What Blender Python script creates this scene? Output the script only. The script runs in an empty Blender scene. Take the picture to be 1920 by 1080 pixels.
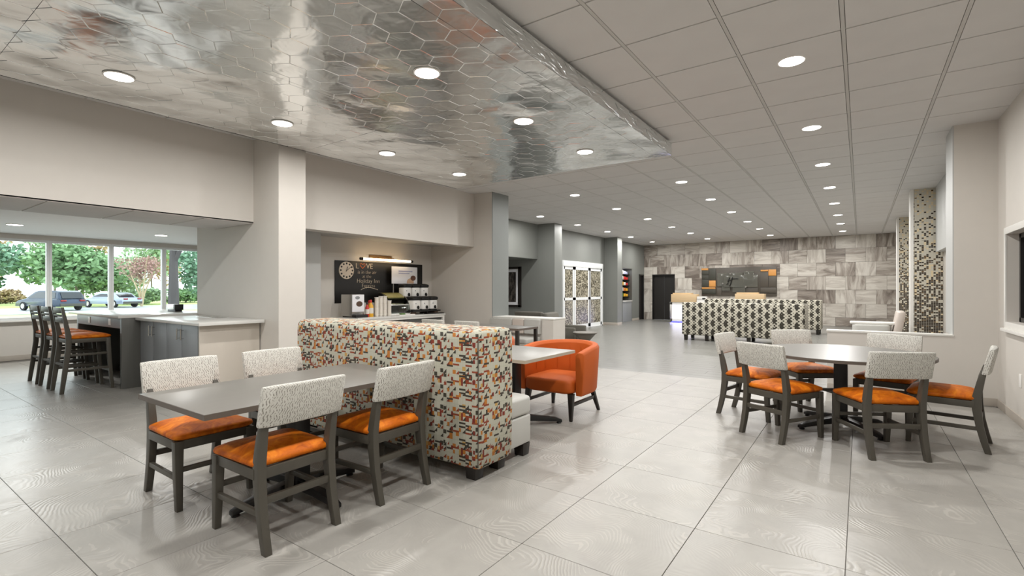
import bpy, bmesh, math, random
from mathutils import Vector, Matrix
random.seed(7)
R = math.radians
scene = bpy.context.scene
COL = scene.collection

# ---------------------------------------------------------------- camera, world, exposure
cam = bpy.data.cameras.new('camera'); camo = bpy.data.objects.new('camera', cam); COL.objects.link(camo)
camo.location = (0, 0, 1.38); camo.rotation_euler = (R(90), 0, R(35.22))
cam.sensor_width = 36; cam.lens = 925 / 1920 * 36; cam.shift_y = 2 / 1920; cam.clip_start = .05; cam.clip_end = 300
scene.camera = camo
scene.view_settings.view_transform = 'Standard'; scene.view_settings.look = 'None'
scene.view_settings.gamma = 1; scene.view_settings.use_curve_mapping = False
scene.view_settings.exposure = 0.0
W = bpy.data.worlds.new('sky'); scene.world = W; W.use_nodes = True
bg = W.node_tree.nodes['Background']; bg.inputs[0].default_value = (.90, .96, 1.0, 1); bg.inputs[1].default_value = 4.2
LAMP_W = 37; CLOUD_W = 19; GLOW = 14

# ---------------------------------------------------------------- materials
def lin(c): return tuple(((x / 255) / 12.92 if x / 255 <= .04045 else ((x / 255 + .055) / 1.055) ** 2.4) for x in c)
class G:
    """small node-graph helper"""
    def __init__(s, name):
        s.m = bpy.data.materials.new(name); s.m.use_nodes = True; s.t = s.m.node_tree
        s.b = s.t.nodes['Principled BSDF']; s.out = s.t.nodes['Material Output']
    def n(s, typ, **kw):
        nd = s.t.nodes.new(typ)
        for k, v in kw.items():
            if k[0] == '_': setattr(nd, k[1:], v)
        return nd
    def put(s, inp, v):
        if isinstance(v, bpy.types.NodeSocket): s.t.links.new(v, inp)
        elif v is not None:
            if inp.type == 'RGBA' and len(v) == 3: v = (*v, 1)
            inp.default_value = v
    def math(s, op, a, b=None, c=None):
        nd = s.n('ShaderNodeMath', _operation=op)
        s.put(nd.inputs[0], a); s.put(nd.inputs[1], b); s.put(nd.inputs[2], c); return nd.outputs[0]
    def vm(s, op, a, b=None):
        nd = s.n('ShaderNodeVectorMath', _operation=op); s.put(nd.inputs[0], a); s.put(nd.inputs[1], b); return nd.outputs[0]
    def co(s, kind='Object', scale=None, rot=None, loc=None):
        o = s.n('ShaderNodeTexCoord').outputs[kind]
        if scale or rot or loc:
            mp = s.n('ShaderNodeMapping'); s.put(mp.inputs[0], o)
            if loc: mp.inputs[1].default_value = loc
            if rot: mp.inputs[2].default_value = rot
            if scale: mp.inputs[3].default_value = scale
            o = mp.outputs[0]
        return o
    def noise(s, v, scale=5, detail=3, rough=.5, dist=0):
        nd = s.n('ShaderNodeTexNoise'); s.put(nd.inputs['Vector'], v); nd.inputs['Scale'].default_value = scale
        nd.inputs['Detail'].default_value = detail; nd.inputs['Roughness'].default_value = rough; nd.inputs['Distortion'].default_value = dist
        return nd.outputs[0]
    def white(s, v):
        nd = s.n('ShaderNodeTexWhiteNoise', _noise_dimensions='3D'); s.put(nd.inputs['Vector'], v); return nd.outputs['Value']
    def ramp(s, f, stops, const=False):
        nd = s.n('ShaderNodeValToRGB'); s.put(nd.inputs[0], f); cr = nd.color_ramp
        if const: cr.interpolation = 'CONSTANT'
        while len(cr.elements) < len(stops): cr.elements.new(.5)
        for e, (p, c) in zip(cr.elements, stops): e.position = p; e.color = (*c, 1)
        return nd.outputs[0]
    def mix(s, f, a, b, mode='MIX'):
        nd = s.n('ShaderNodeMix', _data_type='RGBA', _blend_type=mode)
        s.put(nd.inputs[0], f); s.put(nd.inputs[6], a); s.put(nd.inputs[7], b); return nd.outputs[2]
    def sep(s, v):
        nd = s.n('ShaderNodeSeparateXYZ'); s.put(nd.inputs[0], v); return nd.outputs
    def comb(s, x, y, z=0.0):
        nd = s.n('ShaderNodeCombineXYZ'); s.put(nd.inputs[0], x); s.put(nd.inputs[1], y); s.put(nd.inputs[2], z); return nd.outputs[0]
    def bump(s, h, strength=.2, dist=.01):
        nd = s.n('ShaderNodeBump'); s.put(nd.inputs['Height'], h); nd.inputs['Strength'].default_value = strength
        nd.inputs['Distance'].default_value = dist; s.put(s.b.inputs['Normal'], nd.outputs[0])
    def set(s, color=None, rough=None, metal=None, spec=None, emis=None, es=None):
        if color is not None: s.put(s.b.inputs['Base Color'], color)
        if rough is not None: s.put(s.b.inputs['Roughness'], rough)
        if metal is not None: s.b.inputs['Metallic'].default_value = metal
        if spec is not None: s.b.inputs['Specular IOR Level'].default_value = spec
        if emis is not None: s.put(s.b.inputs['Emission Color'], emis); s.b.inputs['Emission Strength'].default_value = es
        return s.m
M = {}
def plain(name, rgb, rough=.5, metal=0, var=.06, scale=8, bump=0, bscale=None, spec=.5, stretch=(1, 1, 1)):
    g = G(name); c = lin(rgb); v = g.co('Object', scale=stretch)
    f = g.noise(v, scale, 3)
    col = g.mix(f, tuple(x * (1 - var) for x in c), tuple(min(1, x * (1 + var)) for x in c))
    g.set(col, rough, metal, spec)
    if bump: g.bump(g.noise(v, bscale or scale * 6, 4), bump, .004)
    M[name] = g.m; return g.m
def glow(name, rgb, es):
    g = G(name); M[name] = g.set(lin(rgb), .5, emis=lin(rgb), es=es)
plain('paint_beige', (208, 203, 196), .6, var=.02, bump=.08, bscale=120)
plain('paint_white', (226, 224, 219), .5, var=.02)
plain('paint_grey', (122, 124, 120), .55, var=.02, bump=.06, bscale=120)
plain('paint_lightgrey', (188, 189, 187), .5, var=.02)
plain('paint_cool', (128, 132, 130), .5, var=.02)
plain('ceiling_white', (232, 232, 230), .7, var=.02)
plain('tile_back', (120, 116, 110), .9)
plain('ceiling_tile', (212, 210, 208), .85, var=.05, scale=3, bump=.25, bscale=260)
plain('grid_bar', (196, 194, 190), .6, var=.02)
plain('grout', (118, 115, 110), .8)
plain('baseboard', (178, 170, 160), .6, var=.04)
plain('dark_wood', (74, 70, 62), .42, var=.14, scale=14, stretch=(1, 1, .15))
plain('black_wood', (34, 29, 25), .35, var=.1)
plain('black_metal', (22, 21, 21), .38, var=.05)
plain('black_plastic', (18, 17, 17), .45, var=.05)
plain('laminate_grey', (118, 115, 110), .33, var=.06, scale=5, stretch=(6, .6, 1))
plain('laminate_edge', (94, 84, 76), .45, var=.05)
plain('laminate_light', (148, 146, 142), .33, var=.05, scale=5, stretch=(6, .6, 1))
plain('edge_light', (176, 164, 148), .45, var=.05)
plain('quartz', (216, 215, 211), .22, var=.02, scale=30)
plain('cab_grey', (140, 143, 146), .4, var=.07, scale=6, stretch=(1, 1, .2))
plain('cab_dark', (88, 88, 84), .4, var=.08, scale=9, stretch=(3, 3, .3))
plain('panel_beige', (200, 192, 181), .45, var=.02, stretch=(4, 4, .4))
plain('steel', (190, 188, 184), .25, 1, var=.04)
plain('chrome', (215, 215, 213), .12, 1, var=.02)
plain('brass', (150, 116, 74), .35, .8, var=.05)
plain('white_plastic', (236, 234, 230), .4, var=.02)
plain('paper_white', (240, 240, 244), .5, var=.01)
plain('aluminium_white', (226, 228, 228), .4, var=.02)
plain('light_vinyl', (186, 185, 180), .45, var=.05, scale=5)
plain('pink_vinyl', (198, 187, 178), .45, var=.04)
plain('tub_orange', (184, 82, 2), .65, var=.12, scale=4, bump=.12, bscale=200)
plain('charcoal_fabric', (98, 95, 88), .85, var=.16, scale=60, bump=.3, bscale=200)
plain('side_table_grey', (108, 103, 95), .5, var=.08)
plain('oak', (214, 186, 146), .45, var=.1, scale=4, stretch=(1, 1, 7))
plain('sign_dark', (78, 72, 64), .4, var=.06)
plain('sign_darker', (58, 58, 50), .45, var=.06)
plain('sign_orange', (204, 144, 76), .4, var=.08)
plain('door_dark', (26, 23, 20), .5, var=.08)
plain('chalk_board', (14, 12, 11), .45, var=.15, scale=3)
plain('chalk_white', (222, 206, 184), .8)
plain('chalk_orange', (220, 120, 70), .8)
plain('clock_face', (226, 212, 194), .5)
plain('soil_brown', (110, 92, 72), .9)
plain('bark', (112, 100, 92), .9, var=.25, scale=6, bump=.5, stretch=(1, 1, .2))
plain('bark_light', (176, 160, 130), .9, var=.15, scale=6)
plain('bark_dark', (70, 66, 66), .9, var=.3, scale=5, bump=.6, stretch=(1, 1, .2))
plain('leaf_green', (116, 148, 104), .7, var=.32, scale=1.2)  # leaf colours below are lightened, the outdoor haze put into the colour
plain('leaf_pale', (142, 166, 130), .7, var=.3, scale=1.2)
plain('leaf_dark', (104, 138, 112), .7, var=.3, scale=1.2)
plain('leaf_red', (158, 126, 118), .8, var=.25, scale=2)
plain('leaf_brown', (168, 146, 112), .8, var=.3, scale=2)
plain('lawn', (176, 190, 118), .9, var=.2, scale=.7)
plain('asphalt', (158, 160, 164), .35, var=.08, scale=.6)
plain('pavement', (196, 194, 190), .7, var=.05, scale=.8)
plain('car_blue', (44, 56, 74), .22, .3, var=.03)
plain('car_silver', (140, 150, 168), .22, .4, var=.03)
plain('car_glass', (28, 34, 42), .08, var=.03)
plain('rubber', (26, 26, 27), .8)
plain('tail_red', (130, 24, 28), .3)
plain('snack_red', (196, 46, 40), .4); plain('snack_yellow', (232, 176, 50), .4); plain('snack_orange', (222, 130, 60), .4)
plain('snack_lilac', (176, 178, 206), .4); plain('snack_white', (228, 222, 212), .4); plain('snack_green', (96, 130, 66), .4)
plain('urn_brown', (84, 60, 44), .4); plain('photo_skin', (206, 170, 140), .6); plain('photo_hair', (96, 60, 44), .6)
plain('black_felt', (12, 11, 11), .6)
plain('fruit_amber', (150, 142, 84), .35, var=.3, scale=20)
glow('lamp_white', (255, 250, 240), GLOW)
glow('tube_warm', (255, 222, 176), 7.0)
glow('desk_glow', (236, 236, 255), 2.2)
glow('blue_strip', (70, 70, 255), 6)

g = G('glass')
tr = g.n('ShaderNodeBsdfTransparent'); gl = g.n('ShaderNodeBsdfGlossy'); gl.inputs['Roughness'].default_value = .02
fr = g.n('ShaderNodeFresnel'); fr.inputs[0].default_value = 1.35
mx = g.n('ShaderNodeMixShader'); g.put(mx.inputs[0], fr.outputs[0]); g.put(mx.inputs[1], tr.outputs[0]); g.put(mx.inputs[2], gl.outputs[0])
tr.inputs[0].default_value = (.93, .97, .96, 1); g.t.links.new(mx.outputs[0], g.out.inputs[0]); M['glass'] = g.m
g = G('plate_glass')
tr = g.n('ShaderNodeBsdfTransparent'); tr.inputs[0].default_value = (.8, .82, .8, 1)
df = g.n('ShaderNodeBsdfPrincipled'); df.inputs['Base Color'].default_value = (.20, .195, .17, 1); df.inputs['Roughness'].default_value = .1
mx = g.n('ShaderNodeMixShader'); mx.inputs[0].default_value = .4; g.put(mx.inputs[1], tr.outputs[0]); g.put(mx.inputs[2], df.outputs[0])
g.t.links.new(mx.outputs[0], g.out.inputs[0]); M['plate_glass'] = g.m
plain('dark_glass', (16, 26, 24), .06, var=.05)

# hexagon-embossed metal sheet: polish plus the slow waviness of thin sheet
g = G('embossed_metal'); v = g.co('Object')
h1 = g.noise(v, 1.1, 1, .4, .6); h2 = g.noise(v, 5.5, 2, .5, .5)
g.set(lin((238, 239, 238)), .19, 1)
g.bump(g.math('ADD', g.math('MULTIPLY', h1, 1.0), g.math('MULTIPLY', h2, .08)), .7, .11); M['embossed_metal'] = g.m
g = G('fascia_metal'); v = g.co('Object', scale=(1, 1, 3))
g.set(lin((222, 225, 225)), .24, 1); g.bump(g.noise(v, 5, 2, .5, 1.0), .45, .05); M['fascia_metal'] = g.m

# leather seat: mottled orange
g = G('seat_orange'); v = g.co('Object')
f = g.noise(v, 11, 6, .62, .9)
g.set(g.ramp(f, [(.3, lin((150, 68, 12))), (.5, lin((196, 100, 10))), (.72, lin((222, 132, 28)))]), .55, spec=.2)
g.bump(g.noise(v, 90, 3), .1, .003); M['seat_orange'] = g.m
# chair back: pale weave with grey meandering vertical threads
g = G('back_weave'); x, y, z = g.sep(g.co('Object'))
wob = g.math('MULTIPLY', g.math('SINE', g.math('MULTIPLY', z, 150)), .0035)
w = g.math('ADD', g.math('ADD', x, y), g.math('ADD', wob, g.math('MULTIPLY', g.noise(g.co('Object'), 35, 2), .012)))
s1 = g.math('GREATER_THAN', g.math('SINE', g.math('MULTIPLY', w, 480)), .45)
brk = g.math('GREATER_THAN', g.noise(g.co('Object', scale=(1, 1, .6)), 120, 2), .47)
g.set(g.mix(g.math('MULTIPLY', s1, brk), lin((206, 204, 197)), lin((140, 136, 128))), .75)
g.bump(g.noise(g.co('Object'), 220, 2), .25, .003); M['back_weave'] = g.m

def facing_uv(g):
    """flat cloth coordinates of a box-like upholstered thing: runs round the sides, lies on the top"""
    x, y, z = g.sep(g.co('Object')); nx, ny, nz = g.sep(g.n('ShaderNodeNewGeometry').outputs['True Normal'])
    top = g.math('GREATER_THAN', g.math('ABSOLUTE', nz), .75)
    u = g.math('ADD', x, g.math('MULTIPLY', y, g.math('SUBTRACT', 1.0, top)))
    vv = g.math('ADD', z, g.math('MULTIPLY', y, top))
    return u, vv
# banquette cloth: cream ground, mosaic of small rust, gold and charcoal blocks and triangles
g = G('mosaic_cloth'); u, v = facing_uv(g)
def layer(cu, cv, seed, lo, ou=0., ov=0.):
    su = g.math('DIVIDE', g.math('ADD', u, 20 + ou), cu); sv = g.math('DIVIDE', g.math('ADD', v, 20 + ov), cv)
    iu = g.math('FLOOR', su); iv = g.math('FLOOR', sv); fu = g.math('FRACT', su); fv = g.math('FRACT', sv)
    r = g.white(g.comb(g.math('MODULO', iu, 11.), g.math('MODULO', iv, 9.), seed))
    r2 = g.white(g.comb(g.math('MODULO', iu, 11.), g.math('MODULO', iv, 9.), seed + 5.5))
    tri = g.math('GREATER_THAN', fu, fv)
    shape = g.math('MAXIMUM', tri, g.math('GREATER_THAN', r2, .5))
    return r, g.math('MULTIPLY', g.math('GREATER_THAN', r, lo), shape), r2
cols = [(0, lin((54, 48, 40))), (.34, lin((132, 56, 30))), (.52, lin((178, 112, 44))), (.70, lin((186, 150, 84))), (.82, lin((60, 56, 46))), (.93, lin((120, 44, 32)))]
cream = lin((184, 182, 167))
gridl = g.math('MAXIMUM', g.math('LESS_THAN', g.math('FRACT', g.math('DIVIDE', g.math('ADD', u, 20.), .026)), .10),
               g.math('LESS_THAN', g.math('FRACT', g.math('DIVIDE', g.math('ADD', v, 20.), .052)), .07))
base = g.mix(g.math('MULTIPLY', gridl, .5), cream, lin((158, 162, 140)))
r, m_, r2 = layer(.031, .030, 1.3, .64); base = g.mix(m_, base, g.ramp(r2, cols, True))
r, m_, r2 = layer(.060, .0135, 4.1, .86, .02, .007); base = g.mix(g.math('GREATER_THAN', r, .90), base, g.ramp(r2, [(0, lin((56, 50, 42))), (.6, lin((136, 62, 36)))], True))
r, m_, r2 = layer(.019, .028, 8.7, .86, .01, .011); base = g.mix(m_, base, g.ramp(r2, cols, True))
g.set(base, .8); g.bump(g.noise(g.co('Object'), 300, 2), .15, .002); M['mosaic_cloth'] = g.m
# black and white ikat cloth of the far sofas
g = G('ikat_cloth'); u, v = facing_uv(g)
P2 = 2 * math.pi
cu = g.math('COSINE', g.math('MULTIPLY', u, P2 / .32)); cv = g.math('COSINE', g.math('MULTIPLY', v, P2 / .24)); cu2 = g.math('COSINE', g.math('MULTIPLY', u, P2 / .08)); cv2 = g.math('COSINE', g.math('MULTIPLY', v, P2 / .08))
cu3 = g.math('COSINE', g.math('ADD', g.math('MULTIPLY', u, P2 / .16), g.math('MULTIPLY', cv2, .7)))
c1 = g.math('ADD', g.math('MULTIPLY', cu3, .6), g.math('MULTIPLY', g.math('MULTIPLY', cu, cv), .6)); c2 = g.math('MULTIPLY', cu2, cv2)
val = g.math('ADD', g.math('ADD', c1, g.math('MULTIPLY', c2, .7)), g.math('MULTIPLY', g.noise(g.comb(u, v), 45, 2), .7))
g.set(g.ramp(val, [(.20, lin((198, 193, 178))), (.44, lin((58, 54, 46)))]), .85); M['ikat_cloth'] = g.m
# mosaic columns: dark chips thicken towards the floor (the chips themselves are dark)
g = G('column_mosaic'); x, y, z = g.sep(g.co('Object'))
cu = g.math('FLOOR', g.math('DIVIDE', g.math('ADD', g.math('ADD', x, y), 20.), .036)); cz = g.math('FLOOR', g.math('DIVIDE', z, .030))
r = g.white(g.comb(cu, cz, 2.)); r2 = g.white(g.comb(cu, cz, 6.))
dark = g.math('LESS_THAN', r, g.math('MULTIPLY', g.math('SUBTRACT', 3.5, z), .28))
lightc = g.mix(g.math('GREATER_THAN', r2, .8), lin((196, 191, 177)), lin((214, 196, 160)))
darkc = g.mix(g.math('GREATER_THAN', r2, .85), lin((46, 36, 26)), lin((92, 68, 40)))
fu = g.math('FRACT', g.math('DIVIDE', g.math('ADD', g.math('ADD', x, y), 20.), .036)); fz = g.math('FRACT', g.math('DIVIDE', z, .030))
gr = g.math('MAXIMUM', g.math('LESS_THAN', fu, .1), g.math('LESS_THAN', fz, .1))
g.set(g.mix(gr, g.mix(dark, lightc, darkc), lin((184, 178, 164))), .25); M['column_mosaic'] = g.m
# patterned film on the sliding doors
g = G('door_film'); x, y, z = g.sep(g.co('Object'))
cu = g.math('FLOOR', g.math('DIVIDE', g.math('ADD', y, 20.), .042)); cz = g.math('FLOOR', g.math('DIVIDE', g.math('ADD', z, .0), .034))
r = g.white(g.comb(cu, cz, 3.)); g.set(g.ramp(r, [(0, lin((76, 72, 60))), (.35, lin((128, 122, 104))), (.7, lin((176, 170, 152)))], True), .3); M['door_film'] = g.m

def info(g): return g.n('ShaderNodeObjectInfo').outputs['Random']
# large porcelain floor tiles with combed, curving relief, a different piece of it on every tile
g = G('floor_tile'); rnd = info(g)
v = g.vm('ADD', g.co('Object'), g.comb(g.math('MULTIPLY', rnd, 37.), g.math('MULTIPLY', rnd, 91.)))
n1 = g.noise(v, 1.3, 2, .5, .4); x, y, z = g.sep(v)
an = g.math('ADD', g.math('MULTIPLY', n1, 260.), g.math('ADD', g.math('MULTIPLY', x, 120.), g.math('MULTIPLY', y, 150.)))
an = g.math('ADD', an, g.math('MULTIPLY', g.noise(v, 22, 2), 5.))
comb = g.math('SINE', an); mask = g.ramp(g.noise(v, 3.2, 2, .5), [(.46, (0, 0, 0)), (.66, (1, 1, 1))])
rel = g.math('MULTIPLY', comb, g.math('ADD', g.math('MULTIPLY', mask, .85), .15))
cl = g.ramp(g.noise(v, 3.0, 6, .65, .5), [(.25, lin((150, 147, 142))), (.75, lin((165, 162, 156)))])
cl = g.mix(g.math('MULTIPLY', g.math('GREATER_THAN', rel, .35), .28), cl, lin((196, 192, 184)))
cl = g.mix(g.math('MULTIPLY', rnd, .12), cl, lin((140, 137, 132)))
g.set(cl, g.math('ADD', .34, g.math('MULTIPLY', rel, .06))); g.bump(rel, .16, .004); M['floor_tile'] = g.m
g = G('floor_plank'); rnd = info(g)
v = g.vm('ADD', g.co('Object', scale=(.5, 5, 1)), g.comb(g.math('MULTIPLY', rnd, 37.), g.math('MULTIPLY', rnd, 91.)))
g.set(g.mix(g.math('MULTIPLY', rnd, .35), g.ramp(g.noise(v, 4, 5, .6), [(.3, lin((114, 113, 109))), (.75, lin((138, 137, 133)))]), lin((122, 121, 117))), .3); M['floor_plank'] = g.m
# stone wall tiles: streaked cream to umber, each tile its own piece of stone
g = G('stone_tile'); rnd = info(g); off = g.comb(g.math('MULTIPLY', rnd, 53.), 0., g.math('MULTIPLY', rnd, 97.))
sw = g.math('GREATER_THAN', g.math('FRACT', g.math('MULTIPLY', rnd, 7.3)), .5)
x, y, z = g.sep(g.vm('ADD', g.co('Object'), off))
v = g.comb(g.math('MULTIPLY', x, g.math('ADD', .7, g.math('MULTIPLY', sw, 2.6))), g.math('MULTIPLY', z, g.math('SUBTRACT', 3.3, g.math('MULTIPLY', sw, 2.6))))
f = g.noise(v, 1.3, 7, .62, 1.1)
f = g.math('ADD', f, g.math('MULTIPLY', g.math('SUBTRACT', rnd, .5), .34))
g.set(g.ramp(f, [(.25, lin((100, 90, 82))), (.42, lin((146, 137, 128))), (.54, lin((180, 173, 164))), (.7, lin((204, 199, 190)))]), .45); M['stone_tile'] = g.m
# framed art
g = G('art_print'); x, y, z = g.sep(g.co('Object'))
f = g.noise(g.co('Object', scale=(4, 4, 1.5)), 3, 5, .7)
g.set(g.ramp(f, [(.45, lin((28, 22, 20))), (.7, lin((120, 112, 104))), (.8, lin((190, 184, 176)))]), .4); M['art_print'] = g.m

# ---------------------------------------------------------------- mesh helpers
class MB:
    def __init__(s): s.v = []; s.f = []
    def add(s, v, f):
        o = len(s.v); s.v += [tuple(p) for p in v]; s.f += [tuple(i + o for i in q) for q in f]; return s
    def box(s, x0, x1, y0, y1, z0, z1):
        return s.add([(x0, y0, z0), (x1, y0, z0), (x1, y1, z0), (x0, y1, z0), (x0, y0, z1), (x1, y0, z1), (x1, y1, z1), (x0, y1, z1)],
                     [(0, 3, 2, 1), (4, 5, 6, 7), (0, 1, 5, 4), (1, 2, 6, 5), (2, 3, 7, 6), (3, 0, 4, 7)])
    def loft(s, rings, cap0=True, cap1=True, closed=False):
        n = len(rings[0]); vs = [p for r in rings for p in r]; fs = []
        m = len(rings)
        for k in range(m if closed else m - 1):
            a, b = k * n, ((k + 1) % m) * n
            for i in range(n): j = (i + 1) % n; fs.append((a + i, a + j, b + j, b + i))
        if not closed:
            if cap0: fs.append(tuple(range(n))[::-1])
            if cap1: fs.append(tuple((m - 1) * n + i for i in range(n)))
        return s.add(vs, fs)
    def leg(s, secs):
        """secs: (x, y, z, wx, wy)"""
        return s.loft([[(x - a / 2, y - b / 2, z), (x + a / 2, y - b / 2, z), (x + a / 2, y + b / 2, z), (x - a / 2, y + b / 2, z)] for x, y, z, a, b in secs])
    def bar(s, p, q, w, h):
        p, q = Vector(p), Vector(q); d = (q - p).normalized(); up = Vector((0, 0, 1)) if abs(d.z) < .9 else Vector((1, 0, 0))
        a = d.cross(up).normalized() * w / 2; b = a.cross(d).normalized() * h / 2
        return s.loft([[c - a - b, c + a - b, c + a + b, c - a + b] for c in (p, q)])
    def lathe(s, prof, n=24, cx=0, cy=0, axis='z'):
        rings = []
        for r, z in prof:
            ring = []
            for i in range(n):
                t = 2 * math.pi * i / n; a, b = r * math.cos(t), r * math.sin(t)
                ring.append((cx + a, cy + b, z) if axis == 'z' else ((z, cx + a, cy + b) if axis == 'x' else (cx + a, z, cy + b)))
            rings.append(ring)
        return s.loft(rings)
    def tube(s, pts, rad, n=8):
        pts = [Vector(p) for p in pts]; rings = []
        for i, p in enumerate(pts):
            d = (pts[min(i + 1, len(pts) - 1)] - pts[max(i - 1, 0)]).normalized()
            up = Vector((0, 0, 1)) if abs(d.z) < .9 else Vector((1, 0, 0)); a = d.cross(up).normalized(); b = d.cross(a)
            r = rad[i] if isinstance(rad, (list, tuple)) else rad
            rings.append([p + (a * math.cos(2 * math.pi * k / n) + b * math.sin(2 * math.pi * k / n)) * r for k in range(n)])
        return s.loft(rings)
    def rring(s_, w, d, r, z, n=5, cx=0, cy=0, front=1.0):
        pts = []
        for qx, qy, a0 in ((1, 1, 0), (-1, 1, 90), (-1, -1, 180), (1, -1, 270)):
            for k in range(n + 1):
                t = R(a0 + 90 * k / n); px = qx * (w / 2 - r) + r * math.cos(t); py = qy * (d / 2 - r) + r * math.sin(t)
                px *= 1 + (front - 1) * (py / d + .5)
                pts.append((cx + px, cy + py, z))
        return pts
    def pad(s, w, d, z0, z1, r=.04, e=.015, dome=0., cx=0, cy=0, front=1.0, flat0=False):
        """cushion: rounded plan, softened edges, optional dome"""
        rg = []
        if not flat0: rg.append(s.rring(w - 2 * e, d - 2 * e, r, z0, cx=cx, cy=cy, front=front))
        else: rg.append(s.rring(w, d, r, z0, cx=cx, cy=cy, front=front))
        zt = z1 - dome
        rg += [s.rring(w - .3 * e, d - .3 * e, r, z0 + e * .5, cx=cx, cy=cy, front=front), s.rring(w, d, r, z0 + e, cx=cx, cy=cy, front=front), s.rring(w, d, r, zt - e, cx=cx, cy=cy, front=front),
               s.rring(w - .4 * e, d - .4 * e, r, zt - e * .4, cx=cx, cy=cy, front=front)]
        for k, (sc, hh) in enumerate([(1, 0), (.86, .42), (.66, .74), (.4, .94), (.15, 1)]):
            ww, dd = (w - 2 * e) * sc, (d - 2 * e) * sc
            rg.append(s.rring(ww, dd, min(r, ww * .45, dd * .45), zt + dome * hh, cx=cx, cy=cy, front=front))
        return s.loft(rg)
def mesh_of(name, mb, m, bev=0, seg=2, angle=35):
    me = bpy.data.meshes.new(name); me.from_pydata(mb.v, [], mb.f)
    bm = bmesh.new(); bm.from_mesh(me); bmesh.ops.remove_doubles(bm, verts=bm.verts, dist=1e-5); bmesh.ops.recalc_face_normals(bm, faces=bm.faces)
    if bev:
        es = [e for e in bm.edges if len(e.link_faces) == 2 and e.calc_face_angle(0) > R(40)]
        bmesh.ops.bevel(bm, geom=es, offset=bev, segments=seg, affect='EDGES', clamp_overlap=True, profile=.6)
    for f in bm.faces: f.smooth = True
    bm.to_mesh(me); bm.free()
    try: me.set_sharp_from_angle(angle=R(angle))
    except Exception: pass
    me.materials.append(M[m] if isinstance(m, str) else m); return me
def link(name, me, parent=None, loc=None, rz=0):
    o = bpy.data.objects.new(name, me); COL.objects.link(o)
    if parent: o.parent = parent
    if loc: o.location = loc
    if rz: o.rotation_euler = (0, 0, rz)
    return o
def tag(o, label, cat, group=None, kind=None):
    o['label'] = label; o['category'] = cat
    if group: o['group'] = group
    if kind: o['kind'] = kind
    return o
def thing(name, label, cat, loc=(0, 0, 0), rz=0, group=None):
    o = link(name, None, None, loc, rz); o.empty_display_size = .1; return tag(o, label, cat, group)
def part(p, name, mb, m, bev=0, label=None, seg=2, angle=35, loc=None, rz=0, kind=None):
    o = link(name, mesh_of(name, mb, m, bev, seg, angle), p, loc, rz)
    if label: o['label'] = label
    if kind: o['kind'] = kind
    return o
def one(name, mb, m, label, cat, loc=(0, 0, 0), rz=0, group=None, bev=0, seg=2):
    return tag(link(name, mesh_of(name, mb, m, bev, seg), None, loc, rz), label, cat, group)
def struct(name, mb, m, label=None, bev=0):
    o = link(name, mesh_of(name, mb, m, bev)); o['kind'] = 'structure'
    o['label'] = label or name.replace('_', ' '); return o
def copy_tree(o, parent=None, loc=None, rz=None, label=None, group=None):
    c = o.copy(); COL.objects.link(c)
    if parent: c.parent = parent
    if loc is not None: c.location = loc
    if rz is not None: c.rotation_euler = (0, 0, rz)
    if label: c['label'] = label
    if group: c['group'] = group
    for ch in list(o.children): copy_tree(ch, c)
    return c
def B(*a): return MB().box(*a)
# ---------------------------------------------------------------- room shell
XR, XL, YB, YF, H = 1.32, -8.10, -4.0, 22.0, 3.37
LB = -6.62
# floors: light tile in the dining half, grey planks in the lounge half
fl = struct('floor', B(-13.5, XR, YB, 7.92, -.12, -.008), 'grout', 'pale porcelain tile floor of the dining area')
tile_me = mesh_of('floor_tile', B(-.3583, .3583, -.3553, .3553, -.01, 0), 'floor_tile', .0012, 1)
cands = []
for i in range(-17, 4):
    for j in range(-6, 7):
        x = -.78 + .72 * i + .36; y = 3.645 + .714 * j + .357
        if x > XR + .3 or x < -13.3 or y > 7.9 or y < YB + .3: continue
        d = -x * .5767 + y * .8169; rr = x * .8169 + y * .5767
        vis = d > .3 and abs(rr / max(d, .01)) < 1.25
        cands.append((0 if vis else 1, math.hypot(x, y), x, y))
cands.sort(); rest = MB()
for k, (a, b_, x, y) in enumerate(cands):
    if k < 285: link('floor_tile', tile_me, fl, (x, y, 0))
    else: rest.box(x - .357, x + .357, y - .354, y + .354, -.01, 0)
# strip of cut tiles along the lounge floor edge
for i in range(-9, 4):
    x = -.78 + .72 * i + .36
if rest.v: part(fl, 'outlying_tiles', rest, 'floor_tile', kind='stuff')
f2 = struct('floor', B(-9.6, XR + .1, 7.92, 22.3, -.12, -.008), 'grout', 'grey plank floor of the lounge area')
pl_me = mesh_of('floor_plank', B(-.718, .718, -.118, .118, -.008, -.001), 'floor_plank', .001, 1)
rest = MB(); cnt = 0
for j in range(59):
    y = 7.925 + .12 + .24 * j; sh = (j * .47) % 1.44
    for i in range(9):
        x = -9.5 + 1.44 * i + sh
        if x > XR + .6: continue
        if cnt < 280 and y < 16: link('floor_plank', pl_me, f2, (x, y, 0)); cnt += 1
        elif y >= 16: rest.box(x - .718, x + .718, y - .118, min(y + .118, 22.2), -.008, -.001)
part(f2, 'far_planks', rest, 'floor_plank', kind='stuff')

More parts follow.
